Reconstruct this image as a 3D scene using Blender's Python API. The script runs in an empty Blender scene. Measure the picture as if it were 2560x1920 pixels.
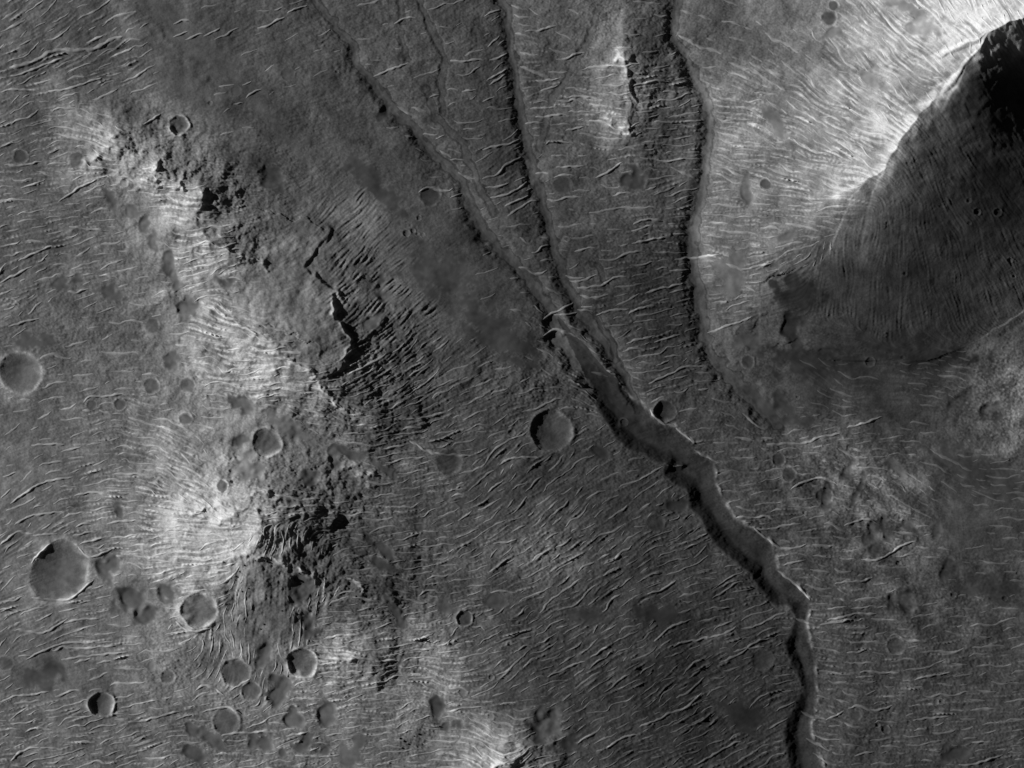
import bpy, math, random
import numpy as np

# ---------------------------------------------------------------- camera, sky, sun, exposure
scene = bpy.context.scene
W, H = 2560.0, 1920.0            # metres of ground covered by the picture
ALT = 20000.0                    # orbital view, straight down
SUN_EL, SUN_UP = 24.0, 17.0      # elevation; degrees above due left (sun in the north-west)

cam_data = bpy.data.cameras.new('camera')
cam_data.sensor_fit = 'HORIZONTAL'
cam_data.sensor_width = 36.0
cam_data.lens = 36.0 * ALT / W
cam_data.clip_start = 10.0
cam_data.clip_end = 90000.0
cam = bpy.data.objects.new('camera', cam_data)
cam.location = (0, 0, ALT)
scene.collection.objects.link(cam)
scene.camera = cam

sun_dir = np.array([-math.cos(math.radians(SUN_UP)) * math.cos(math.radians(SUN_EL)),
                    math.sin(math.radians(SUN_UP)) * math.cos(math.radians(SUN_EL)),
                    math.sin(math.radians(SUN_EL))])
world = bpy.data.worlds.new('World')
scene.world = world
world.use_nodes = True
wn, wl = world.node_tree.nodes, world.node_tree.links
sky = wn.new('ShaderNodeTexSky')
sky.sky_type = 'NISHITA'
sky.sun_disc = False
sky.air_density = 0.12          # thin Martian air: a dark sky, deep shadows
sky.dust_density = 0.15
sky.sun_elevation = math.radians(SUN_EL)
sky.sun_rotation = math.atan2(sun_dir[0], sun_dir[1])
bw = wn.new('ShaderNodeRGBToBW')          # the photograph is a single-band grey picture
wl.new(sky.outputs['Color'], bw.inputs['Color'])
wl.new(bw.outputs['Val'], wn['Background'].inputs['Color'])
wn['Background'].inputs['Strength'].default_value = 0.05

sun_data = bpy.data.lights.new('sun', 'SUN')
sun_data.energy = 5.0
sun_data.angle = math.radians(0.5)
sun_data.color = (1.0, 1.0, 1.0)
sun = bpy.data.objects.new('sun', sun_data)
from mathutils import Vector
sun.rotation_euler = Vector((-sun_dir[0], -sun_dir[1], -sun_dir[2])).to_track_quat('-Z', 'Y').to_euler()
sun.location = (sun_dir[0] * 6000, sun_dir[1] * 6000, sun_dir[2] * 6000)
scene.collection.objects.link(sun)

scene.view_settings.view_transform = 'Standard'
scene.view_settings.look = 'None'
scene.view_settings.gamma = 1.0
scene.view_settings.exposure = 0.0

# ---------------------------------------------------------------- materials
def soil(name, bump=0.5, scale=0.22, var=0.25, fixed=None):
    m = bpy.data.materials.new(name)
    m.use_nodes = True
    n, l = m.node_tree.nodes, m.node_tree.links
    b = n['Principled BSDF']
    b.inputs['Roughness'].default_value = 1.0
    b.inputs['Specular IOR Level'].default_value = 0.0
    geo = n.new('ShaderNodeNewGeometry')
    nz = n.new('ShaderNodeTexNoise')
    nz.inputs['Scale'].default_value = scale
    nz.inputs['Detail'].default_value = 4
    nz.inputs['Roughness'].default_value = 0.65
    l.new(geo.outputs['Position'], nz.inputs['Vector'])
    mr = n.new('ShaderNodeMapRange')
    mr.inputs['From Min'].default_value = 0.25
    mr.inputs['From Max'].default_value = 0.75
    mr.inputs['To Min'].default_value = 1 - var
    mr.inputs['To Max'].default_value = 1 + var
    l.new(nz.outputs['Fac'], mr.inputs['Value'])
    mul = n.new('ShaderNodeMath')
    mul.operation = 'MULTIPLY'
    l.new(mr.outputs['Result'], mul.inputs[0])
    if fixed is None:
        at = n.new('ShaderNodeAttribute')
        at.attribute_name = 'albedo'
        l.new(at.outputs['Fac'], mul.inputs[1])
    else:
        mul.inputs[1].default_value = fixed
    l.new(mul.outputs[0], b.inputs['Base Color'])
    bp = n.new('ShaderNodeBump')
    bp.inputs['Strength'].default_value = bump
    bp.inputs['Distance'].default_value = 1.2
    l.new(nz.outputs['Fac'], bp.inputs['Height'])
    l.new(bp.outputs['Normal'], b.inputs['Normal'])
    return m

MAT_SOIL = soil('dusty_soil', 0.4, 0.22, 0.2)
MAT_SAND = soil('smooth_sand', 0.15, 0.12, 0.06)
MAT_RIPPLE = soil('ripple_dust', 0.25, 0.16, 0.12)
MAT_ROCK = soil('dark_rock', 0.6, 0.4, 0.3, fixed=0.06)

# ---------------------------------------------------------------- grid and helper fields
STEP = 2.4
X0, Y0 = -128.0, -128.0
NX, NY = int((W + 256) / STEP) + 1, int((H + 256) / STEP) + 1
gx = (X0 + STEP * np.arange(NX)).astype(np.float32)
gy = (Y0 + STEP * np.arange(NY)).astype(np.float32)
GX, GY = np.meshgrid(gx, gy)

def fnoise(seed, lam, bw_=0.45):
    """band of smooth noise with wavelength about lam metres, unit deviation"""
    r = np.random.default_rng(seed)
    f = np.fft.rfft2(r.standard_normal((NY, NX)).astype(np.float32))
    ky = np.fft.fftfreq(NY, STEP)[:, None]
    kx = np.fft.rfftfreq(NX, STEP)[None, :]
    k = np.sqrt(kx * kx + ky * ky) + 1e-9
    f *= np.exp(-(np.log(k * lam) / bw_) ** 2 / 2) / k
    o = np.fft.irfft2(f, s=(NY, NX)).astype(np.float32)
    return o / o.std()

def samp(F, x, y):
    """bilinear sample of a grid field at photograph coordinates"""
    u = np.clip((np.asarray(x) - X0) / STEP, 0, NX - 1.001)
    v = np.clip((np.asarray(y) - Y0) / STEP, 0, NY - 1.001)
    i, j = u.astype(int), v.astype(int)
    a, b = u - i, v - j
    return (F[j, i] * (1 - a) + F[j, i + 1] * a) * (1 - b) + (F[j + 1, i] * (1 - a) + F[j + 1, i + 1] * a) * b

def sstep(a, b, x):
    t = np.clip((x - a) / (b - a), 0, 1)
    return t * t * (3 - 2 * t)

def idw(pts, vals, x, y, p=3.2, eps=25.0):
    num = np.zeros(x.shape + (vals.shape[1],), np.float32)
    den = np.zeros(x.shape, np.float32)
    for (px, py), v in zip(pts, vals):
        w = ((x - px) ** 2 + (y - py) ** 2 + eps * eps) ** (-p / 2)
        den += w
        num += w[..., None] * v
    return num / den[..., None]

def field(pts, vals, p=3.2, eps=25.0):
    cx = np.arange(X0, X0 + STEP * NX + 24, 24.0, dtype=np.float32)
    cy = np.arange(Y0, Y0 + STEP * NY + 24, 24.0, dtype=np.float32)
    CX, CY = np.meshgrid(cx, cy)
    c = idw(pts, vals, CX, CY, p, eps)
    u = (gx - X0) / 24.0
    v = (gy - Y0) / 24.0
    i, j = u.astype(int), v.astype(int)
    a, b = (u - i)[None, :, None], (v - j)[:, None, None]
    c0 = c[j][:, i] * (1 - a) + c[j][:, i + 1] * a
    c1 = c[j + 1][:, i] * (1 - a) + c[j + 1][:, i + 1] * a
    return c0 * (1 - b) + c1 * b

# grain direction of the ground: x, y, angle of the lines (degrees, counter-clockwise from right)
ORI = [(50,50,36),(170,40,36),(300,150,25),(80,250,20),(60,350,22),(50,450,8),(250,480,12),(100,600,12),(60,700,25),
(200,650,15),(600,80,25),(250,1050,10),(350,1080,-10),(450,1120,-28),(480,1200,-30),(200,1200,12),(60,1250,35),
(400,1300,-3),(450,1400,5),(500,1450,10),(250,1500,12),(100,1550,22),(50,1600,30),(250,1620,8),(150,1750,15),
(350,1800,15),(100,1880,12),(500,1850,10),(450,520,-8),(430,620,-5),(300,560,10),(520,700,20),(560,780,-22),(640,900,-3),
(560,850,-15),(700,970,5),(620,1030,-5),(700,1050,-18),(820,1050,-15),(250,350,-25),(330,420,-10),(330,220,20),
(880,600,48),(950,680,45),(900,870,30),(1000,800,45),(1000,900,40),(1100,900,38),(1050,1000,25),(1100,1040,22),
(1000,1100,10),(900,1150,-8),(1150,1100,20),(1350,1150,40),(1250,1200,40),(1400,1250,40),(1200,1350,30),(1100,1300,12),
(1000,1300,8),(1000,1400,0),(1100,1450,10),(1500,1400,35),(1600,1300,33),(1700,1450,20),(1800,1500,14),(1900,1550,25),
(1500,1600,33),(1350,1600,28),(1250,1700,30),(1450,1750,30),(1600,1700,33),(1700,1650,32),(1800,1750,30),(1650,1850,25),
(1300,1850,25),(1900,1700,22),(1950,1800,35),(1000,1500,-5),(900,1550,5),(1100,1550,20),(850,1600,-5),(1100,1700,-12),
(900,1700,8),(950,1780,8),(1200,1750,5),(1100,1850,0),(1200,1880,-25),(1250,1820,-32),(2100,1550,8),(2050,1500,-15),
(2000,1560,5),(2200,1700,3),(2300,1800,3),(2400,1650,8),(2450,1750,5),(2500,1900,12),(2200,1850,3),(2045,1610,-20),
(2050,1800,-20),(1230,80,30),(1340,50,-20),(1340,150,-10),(1230,200,32),(1400,250,5),(1250,300,25),(1480,250,-5),
(1280,400,35),(1450,280,-3),(1240,500,28),(1100,350,-15),(1100,250,10),(1680,250,12),(1680,330,5),(1690,500,14),
(1680,600,-2),(1850,170,-25),(1850,260,-15),(1850,400,-12),(1850,520,-8),(1850,600,-3),(1850,700,-5),(1850,760,10),
(1930,680,25),(2000,150,-38),(2100,100,-45),(2200,100,-42),(2300,150,-35),(2050,250,-33),(2150,250,-32),(2250,250,-35),
(2000,350,-25),(2100,350,-22),(2150,400,-20),(2000,450,-15),(2100,520,-5),(2350,50,-50),(2450,30,-60),(1480,330,-15),
(1620,220,10),(1600,390,5),(1550,620,5),(1500,700,12),(1650,720,14),(1600,780,18),(1550,850,15),(1600,900,20),
(1650,930,22),(1585,930,-18),(1330,600,-8),(1410,820,-32),(1480,900,-32),(1650,1200,30),(2000,1100,8),(2100,1200,-18),
(2200,1100,8),(2000,1300,5),(2200,1250,-12),(2400,1400,5),(2300,1200,-35),(2350,350,-60),(2250,600,-86),(2400,500,-62),
(2480,430,-55),(2150,600,78),(2300,700,-84),(2400,750,-76),(2500,720,-65),(2200,800,88),(2100,700,86),(2320,440,-68),
(2450,250,-60),(2520,200,-55),(2150,880,-8),(2300,920,-12),(2450,900,-10),(2050,950,-25),(2200,980,-5),(2480,1060,5),
(660,1480,88),(700,1560,88),(620,1600,85),(760,1470,80),(900,740,46),(1120,800,40),(1700,1100,10),(1900,1000,-30)]
opts = [(a, b) for a, b, c in ORI]
oval = np.array([[math.cos(math.radians(2 * c)), math.sin(math.radians(2 * c))] for a, b, c in ORI], np.float32)
O = field(opts, oval, 4.0, 18.0)
ANG = (0.5 * np.arctan2(O[..., 1], O[..., 0])).astype(np.float32)
ANG += 0.10 * fnoise(11, 110) + 0.05 * fnoise(12, 45)

# look of the ground: x, y, ripple spacing (0 = none), ripple strength, grain, roughness, albedo (holds some slope light and shade)
TEX = [(50,60,22,.8,.5,.6,.20),(200,60,24,.6,.5,.6,.17),(300,170,18,.9,.5,.5,.19),(120,240,17,1,.5,.5,.22),(60,330,16,.8,.5,.5,.21),
(80,450,17,.9,.4,.5,.21),(100,600,20,.9,.4,.5,.21),(60,690,22,.8,.4,.5,.22),(250,620,20,.7,.4,.6,.21),(150,800,0,.4,.4,.9,.19),
(300,780,34,.4,.3,.9,.20),(250,900,40,.4,.3,.9,.21),(330,700,26,.5,.3,1,.19),(440,100,0,.5,.2,.4,.16),(560,110,60,.9,.3,.6,.13),(480,210,0,.5,.2,.35,.15),
(600,250,60,.6,.3,.6,.13),(700,120,70,.6,.3,.8,.145),(700,300,0,.3,.3,.8,.13),(640,400,0,.3,.5,.8,.12),(850,350,0,.4,.3,.8,.13),
(900,200,0,.5,.3,.8,.14),(1000,100,80,.7,.3,1,.15),(1060,200,70,.8,.3,1,.145),(1120,120,70,.8,.3,1,.145),(1000,400,0,.5,.3,.6,.13),(1100,330,40,.9,.3,.9,.14),
(1180,420,36,.9,.3,.9,.14),(1150,250,60,.8,.3,.9,.14),(1230,200,28,.9,.4,.9,.13),(1230,380,26,.9,.4,.8,.125),(1340,130,24,.9,.4,.9,.14),(1400,230,24,.9,.4,.9,.15),(1430,80,70,.7,.3,1,.15),
(1520,60,0,.4,.3,1.2,.18),(1620,90,60,.6,.3,1,.13),(1450,330,24,.9,.4,.8,.15),(1500,260,17,.9,.5,.9,.19),(1560,220,17,.8,.5,1.1,.22),(1630,230,17,.9,.5,1,.17),
(1430,420,40,.7,.4,.9,.14),(1600,450,30,.7,.4,.9,.14),(1500,520,50,.7,.4,1,.15),(1620,520,26,.8,.4,1.1,.17),(1690,300,14,1,.4,.6,.15),(1690,480,14,1,.5,.7,.13),
(1850,120,50,.8,.3,1,.15),(1780,60,70,.6,.3,1,.13),(1850,230,15,1,.5,.9,.22),(1880,330,14,1,.5,.9,.27),(1850,450,13,1,.5,.7,.24),(1900,560,14,.9,.5,.7,.23),(1820,560,15,.8,.4,.6,.22),
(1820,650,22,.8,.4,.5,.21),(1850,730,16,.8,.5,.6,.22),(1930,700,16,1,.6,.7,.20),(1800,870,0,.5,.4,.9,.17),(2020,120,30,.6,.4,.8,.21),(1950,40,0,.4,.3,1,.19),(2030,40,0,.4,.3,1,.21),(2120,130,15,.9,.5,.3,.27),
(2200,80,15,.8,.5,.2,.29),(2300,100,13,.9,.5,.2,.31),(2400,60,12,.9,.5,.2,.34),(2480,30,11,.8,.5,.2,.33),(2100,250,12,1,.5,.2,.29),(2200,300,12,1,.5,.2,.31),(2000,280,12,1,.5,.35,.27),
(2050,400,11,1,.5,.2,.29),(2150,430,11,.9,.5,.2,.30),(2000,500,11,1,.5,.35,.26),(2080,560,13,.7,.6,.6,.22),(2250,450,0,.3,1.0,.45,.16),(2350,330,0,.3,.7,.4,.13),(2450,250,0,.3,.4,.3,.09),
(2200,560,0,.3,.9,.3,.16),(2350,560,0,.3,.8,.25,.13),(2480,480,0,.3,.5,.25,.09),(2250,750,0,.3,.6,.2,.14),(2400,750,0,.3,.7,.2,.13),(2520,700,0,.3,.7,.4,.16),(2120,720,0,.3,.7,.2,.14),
(1990,740,0,.3,1,.5,.09),(2150,880,14,.35,.4,.2,.12),(2350,920,12,.4,.4,.2,.13),(2500,860,0,.3,.4,.8,.17),(2530,950,0,.3,.4,1.1,.22),(2530,1080,0,.3,.4,1,.19),(2420,1050,0,.3,.3,.8,.15),(2050,960,14,.35,.4,.3,.12),
(2200,1000,16,.3,.3,.2,.13),(2480,1200,12,.4,.3,.2,.125),(2400,1300,0,.3,.3,.4,.125),(1950,980,0,.3,.4,.7,.14),(1900,880,0,.3,.4,.9,.15),(1950,830,0,.3,.4,.9,.17),(2070,1160,18,.4,.5,1.1,.17),(2170,1250,18,.4,.5,1.1,.19),
(2100,1090,18,.4,.5,1,.17),(1960,1180,22,.5,.4,1,.14),(1900,1090,26,.5,.4,1,.135),(2250,1350,20,.4,.4,1,.18),(2050,1330,24,.6,.4,1,.135),(1960,1360,26,.7,.4,1,.135),(2150,1440,26,.6,.4,1,.145),(2300,1450,0,.4,.4,.9,.15),(2300,1550,30,.5,.3,.9,.14),
(2450,1450,30,.4,.3,.7,.125),(2100,1530,17,.9,.4,1,.145),(2050,1600,14,1,.4,.9,.15),(2200,1620,26,.8,.4,1,.14),(2380,1640,24,.7,.4,1,.14),(2500,1720,26,.6,.4,.9,.13),(2200,1740,26,.8,.4,1,.14),(2350,1790,22,.8,.4,1,.14),(2100,1800,28,.8,.4,1,.135),
(2200,1870,28,.7,.4,1,.13),(2400,1880,26,.7,.4,1,.13),(2500,1890,18,.9,.4,.9,.14),(2060,1830,16,1,.4,.9,.15),(1760,1150,24,.6,.4,1,.13),(1700,1020,40,.5,.4,1,.13),(1830,1180,26,.6,.4,1,.135),(1870,1270,26,.7,.4,1,.14),
(1370,560,36,.8,.3,.9,.13),(1450,620,36,.8,.3,1,.13),(1350,640,30,.8,.3,.9,.13),(1400,830,15,1,.4,.9,.17),(1470,900,14,1,.4,.9,.17),(1430,720,40,.7,.3,.9,.12),(1500,700,24,.9,.4,.9,.13),(1600,680,20,.9,.4,1,.12),(1560,770,18,.9,.4,.9,.125),
(1650,780,17,1,.4,1,.11),(1680,650,24,.8,.4,1,.115),(1530,860,16,.9,.4,.9,.14),(1600,860,16,1,.4,.9,.12),(1580,950,12,1.1,.4,.8,.15),(1640,940,13,1,.4,.8,.13),(1720,960,24,.7,.4,.9,.13),(1620,560,24,.8,.4,1.1,.16),
(1150,620,0,.4,.2,.5,.12),(1050,560,0,.3,.2,.5,.135),(1050,680,0,.3,.2,.3,.13),(1250,720,60,.7,.2,.5,.12),(1150,780,0,.3,.3,.4,.12),(1280,860,0,.5,.3,.7,.115),(1250,960,30,.6,.6,1.4,.15),(1370,950,30,.6,.6,1.4,.145),(1180,900,30,.4,.8,.9,.12),
(870,560,0,.3,1.5,.6,.17),(900,650,0,.3,1.8,.6,.18),(930,750,0,.3,1.8,.6,.18),(1000,720,0,.3,1.6,.7,.16),(1050,800,0,.3,1.8,.9,.15),(950,850,0,.3,2,1,.17),(1030,880,18,.6,2,1,.15),(950,930,18,.7,2,1.1,.17),(1080,980,13,.9,1.4,.9,.145),
(1000,1030,13,.9,1.4,1,.15),(1150,1040,14,.8,.9,.8,.14),(1000,1120,11,.9,1,.8,.16),(950,1060,12,.8,1.2,1,.17),(1100,1180,14,.7,.7,.9,.15),(1200,1130,16,.7,.5,.8,.13),(1250,1250,17,.8,.5,.8,.13),(1350,1200,16,.8,.5,.9,.125),(1500,1170,30,.5,.4,1,.115),(1550,1250,26,.6,.4,1,.115),
(1450,1300,17,.8,.5,.9,.125),(1400,1390,20,.8,.6,1.4,.17),(1330,1380,20,.7,.6,1.4,.18),(1500,1350,18,.9,.5,.9,.13),(1600,1350,15,1,.5,.9,.125),(1700,1350,14,1,.5,.9,.13),(1600,1450,16,.9,.5,.8,.12),(1750,1450,13,1.1,.5,.9,.12),(1800,1580,14,1,.5,.9,.125),(1700,1540,30,.5,.4,.9,.105),
(1500,1500,17,.8,.5,.9,.13),(1400,1560,14,.9,.6,.9,.135),(1300,1520,14,.8,.5,.8,.14),(1250,1620,13,.9,.6,.9,.14),(1400,1680,15,.8,.6,.9,.125),(1550,1620,14,.8,.6,.9,.125),(1550,1750,15,.8,.5,.8,.12),(1700,1700,13,1,.6,1,.105),(1800,1680,16,.9,.5,.9,.11),(1750,1800,14,1,.6,1,.10),
(1850,1780,26,.6,.4,.6,.11),(1900,1650,18,.8,.5,.9,.11),(1450,1820,18,.8,.5,.7,.125),(1600,1880,16,.9,.5,.9,.115),(1850,1880,16,.9,.5,.9,.105),(1350,1800,16,.8,.5,.8,.125),(1280,1760,20,.6,.4,.7,.125),
(1050,1250,15,.7,.6,1,.16),(950,1250,15,.7,.6,1,.18),(880,1200,0,.4,.8,1,.19),(1000,1350,13,.8,.6,.9,.15),(1100,1350,16,.7,.5,.9,.15),(900,1370,13,.7,1,1,.14),(830,1330,13,.7,1,1.2,.17),(1020,1450,13,.9,.6,1,.17),(1100,1420,14,.8,.5,1,.16),(950,1480,0,.4,1,1,.13),(1000,1560,12,.9,.6,1,.19),
(900,1520,12,.9,.8,1.1,.19),(1150,1480,16,.7,.5,.9,.14),(850,1600,11,1,.7,.9,.23),(800,1680,11,.9,.7,.8,.24),(950,1720,10,1,.7,.9,.19),(1080,1640,12,1,.6,.9,.20),(1100,1720,10,1,.6,.8,.19),(850,1760,10,.9,.6,.8,.20),(1000,1800,11,.9,.6,.9,.17),(1150,1800,12,.9,.5,.8,.16),
(1100,1880,11,.8,.5,.5,.19),(950,1880,13,.6,.5,.7,.15),(1200,1880,9,.8,.8,.6,.26),(1280,1880,9,.6,.9,.6,.28),(850,1880,14,.8,.5,.8,.19),(700,1820,13,.8,.4,.7,.19),(1030,1840,0,.4,.8,1.4,.15),
(640,620,0,.3,.5,1,.19),(700,540,0,.3,.5,.9,.14),(600,520,0,.3,1.4,1,.15),(560,450,0,.3,1.4,1.1,.15),(700,650,0,.3,.3,.55,.19),(730,750,0,.3,.3,.55,.20),(800,850,0,.3,.3,.55,.20),(760,600,0,.3,.3,.55,.18),(640,740,0,.4,.4,.55,.21),
(470,540,11,1,.5,.5,.26),(430,500,12,.9,.5,.5,.25),(480,620,10,.9,.6,.5,.24),(560,630,12,.7,.6,.7,.23),(400,560,0,.4,.3,.8,.18),(350,640,0,.4,.3,.9,.18),(330,520,0,.4,.4,.8,.19),(520,720,9,.9,.6,.5,.22),(560,800,9,.9,.6,.5,.25),(640,900,9,1,.6,.5,.28),(560,900,10,1,.6,.5,.26),(500,830,10,.7,.5,.5,.23),
(700,980,10,.9,.6,.6,.25),(620,960,9,1,.6,.5,.27),(450,760,0,.4,.3,.9,.19),(400,880,0,.4,.3,.9,.20),(460,970,0,.4,.3,.9,.20),(680,1040,0,.6,.5,.6,.23),(760,1030,11,.7,.8,.9,.20),(850,1030,11,.6,1,1.1,.20),(620,1090,0,.3,.2,.6,.25),(560,1180,0,.3,.3,.9,.25),(720,1100,0,.3,.3,.5,.22),(700,1180,0,.3,.3,1,.23),
(800,1120,0,.3,.5,.8,.19),(840,1180,0,.3,.4,.9,.24),(270,340,9,.8,.7,.6,.28),(220,400,12,.8,.6,.6,.25),(340,400,0,.4,.7,1.1,.26),(380,450,10,.5,.8,1,.26),(420,360,0,.4,.9,1.1,.20),(360,300,0,.4,.5,.9,.17),(300,280,0,.4,.4,.8,.16),(430,420,0,.3,.6,1,.22),
(200,1000,24,.6,.3,.7,.21),(150,1060,28,.6,.3,.7,.20),(330,1050,15,.8,.4,.7,.23),(400,1130,15,.8,.4,.6,.22),(280,1170,14,.8,.4,.5,.21),(320,1250,12,.9,.4,.4,.22),(80,1100,40,.5,.3,.6,.20),(60,1180,40,.5,.3,.5,.21),(200,1290,22,.9,.4,.4,.21),(60,1320,20,.8,.4,.4,.20),(290,1340,14,.9,.4,.4,.22),
(450,1220,9,1,.7,.6,.29),(500,1280,9,1,.8,.7,.33),(420,1310,9,1,.7,.5,.30),(500,1350,9,1,.6,.5,.30),(600,1320,9,.9,.7,.6,.29),(450,1400,8,1,.6,.4,.28),(520,1440,8,.9,.6,.5,.27),(560,1490,9,.8,.7,.8,.23),(580,1230,0,.5,.8,.8,.29),(640,1260,0,.6,.8,.9,.29),(700,1280,9,.7,.8,.8,.24),(680,1340,9,.8,.8,.8,.27),
(620,1380,0,.5,.8,.8,.30),(660,1460,0,.3,.8,.7,.18),(700,1560,0,.3,.6,.5,.18),(640,1580,0,.3,.7,.6,.15),(750,1400,0,.3,1,1.1,.19),(800,1500,10,.8,.8,.9,.23),(830,1420,0,.4,1,1,.18),(780,1560,9,.9,.7,.8,.23),(330,1500,0,.3,.3,.3,.18),(400,1560,0,.4,.4,.8,.24),(450,1580,10,.7,.5,.8,.28),
(560,1570,10,.9,.6,.8,.22),(540,1620,10,.8,.6,.8,.20),(450,1660,0,.4,.4,1.2,.22),(400,1700,0,.4,.4,1.2,.21),(200,1560,18,1,.4,.4,.20),(80,1540,22,.8,.4,.4,.20),(250,1620,13,1,.4,.4,.20),(100,1680,0,.4,.3,.4,.185),(180,1680,0,.4,.3,.4,.185),(300,1700,26,.7,.3,.6,.20),(150,1790,14,1,.4,.5,.20),(60,1790,13,1,.4,.5,.20),
(200,1870,12,1,.4,.5,.205),(60,1880,14,1,.4,.5,.21),(330,1800,13,1,.4,.5,.20),(350,1880,13,.9,.4,.6,.20),(450,1790,18,.8,.4,.8,.19),(500,1870,16,.7,.4,.9,.18),(560,1720,11,.9,.5,.8,.23),(640,1680,12,.6,.4,.6,.20),(620,1860,14,.7,.4,.9,.20),(740,1690,10,.9,.5,.7,.24),(700,1760,11,.8,.5,.8,.21),(640,1780,13,.7,.5,.9,.19)]
tpts = [(t[0], t[1]) for t in TEX]
tval = np.array([[1.0 if t[2] else 0.0, (t[2] or 24.0), t[3], t[4], t[5], t[6]] for t in TEX], np.float32)
T = field(tpts, tval, 3.4, 22.0)
DENS, SPACE, RAMP, GRAIN, ROUGH, ALB = [np.ascontiguousarray(T[..., i]) for i in range(6)]
SPACE = np.maximum(SPACE, 12.5)
del T, O
ALB = .2 * (ALB / .2) ** 1.45
# broad differences in dust cover, with light and shade of slopes painted in: x, y, factor on the soil's albedo
DUST_AND_LIGHT = [(100,600,.68),(60,1150,.86),(150,1790,.86),(200,200,.68),(250,850,.74),(250,1050,.84),(60,380,.68),(1000,300,.76),(700,250,.8),(1150,650,.84),(900,700,.95),(640,900,1.7),(560,800,1.4),(480,560,1.45),(280,370,1.3),(500,1300,1.55),(450,1400,1.35),(580,1350,1.5),
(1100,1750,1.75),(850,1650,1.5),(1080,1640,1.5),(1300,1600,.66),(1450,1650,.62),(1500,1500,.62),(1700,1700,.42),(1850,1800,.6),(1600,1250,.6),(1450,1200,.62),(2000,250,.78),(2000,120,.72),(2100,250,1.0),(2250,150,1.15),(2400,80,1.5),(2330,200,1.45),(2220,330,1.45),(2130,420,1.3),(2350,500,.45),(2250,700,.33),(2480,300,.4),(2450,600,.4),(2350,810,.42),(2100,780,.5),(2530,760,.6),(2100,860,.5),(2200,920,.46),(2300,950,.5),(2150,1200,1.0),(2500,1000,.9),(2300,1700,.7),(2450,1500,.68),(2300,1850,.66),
(1600,750,.54),(1750,800,.6),(1450,650,.58),(1900,400,.75),(1850,600,.85),(700,1550,.93),(1540,280,1.3),(1540,170,1.2),(1590,300,.95),(1250,1900,.95),(740,780,.98),(1400,1380,1.03),(850,1400,.62),(920,1480,.55),(820,1330,.8),(950,1640,1.0),(700,1470,.8),(1350,1100,.66),(1050,1000,.72),(1050,1250,.78),(1950,1300,.68),(1300,300,.66),(1150,150,.74),(650,1150,1.05)]
ALB *= np.exp(field([(a, b) for a, b, c in DUST_AND_LIGHT], np.log(np.array([[c] for a, b, c in DUST_AND_LIGHT], np.float32)), 3.0, 60.0)[..., 0])

# ---------------------------------------------------------------- relief primitives
WX = GX + 5.0 * fnoise(21, 70) + 2.2 * fnoise(22, 26)
WY = GY + 5.0 * fnoise(23, 70) + 2.2 * fnoise(24, 26)

def box(P, pad):
    i0 = max(0, int((P[:, 0].min() - pad - X0) / STEP)); i1 = min(NX, int((P[:, 0].max() + pad - X0) / STEP) + 2)
    j0 = max(0, int((P[:, 1].min() - pad - Y0) / STEP)); j1 = min(NY, int((P[:, 1].max() + pad - Y0) / STEP) + 2)
    return slice(j0, j1), slice(i0, i1)

def pdist(x, y, P):
    """distance to a polyline, side (+ = right of travel as seen in the picture) and position in vertex units"""
    best = np.full(x.shape, 1e12, np.float32)
    side = np.ones(x.shape, np.float32)
    tt = np.zeros(x.shape, np.float32)
    for k in range(len(P) - 1):
        ax, ay = P[k, 0], P[k, 1]
        dx, dy = P[k + 1, 0] - ax, P[k + 1, 1] - ay
        u = np.clip(((x - ax) * dx + (y - ay) * dy) / (dx * dx + dy * dy), 0, 1)
        ex, ey = x - ax - u * dx, y - ay - u * dy
        d = ex * ex + ey * ey
        m = d < best
        best = np.where(m, d, best)
        side = np.where(m, np.where(dx * (y - ay) - dy * (x - ax) > 0, 1, -1), side)
        tt = np.where(m, k + u, tt)
    return np.sqrt(best), side, tt

def lerp_t(vals, t):
    return np.interp(t.ravel(), np.arange(len(vals)), vals).reshape(t.shape).astype(np.float32)

Z = np.zeros((NY, NX), np.float32)       # hills
VAL = np.zeros((NY, NX), np.float32)     # valleys
SCZ = np.zeros((NY, NX), np.float32)     # ledges, kept steep
CUT = np.zeros((NY, NX), np.float32)     # things cut into or laid on the hills
REGION = {}

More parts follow.
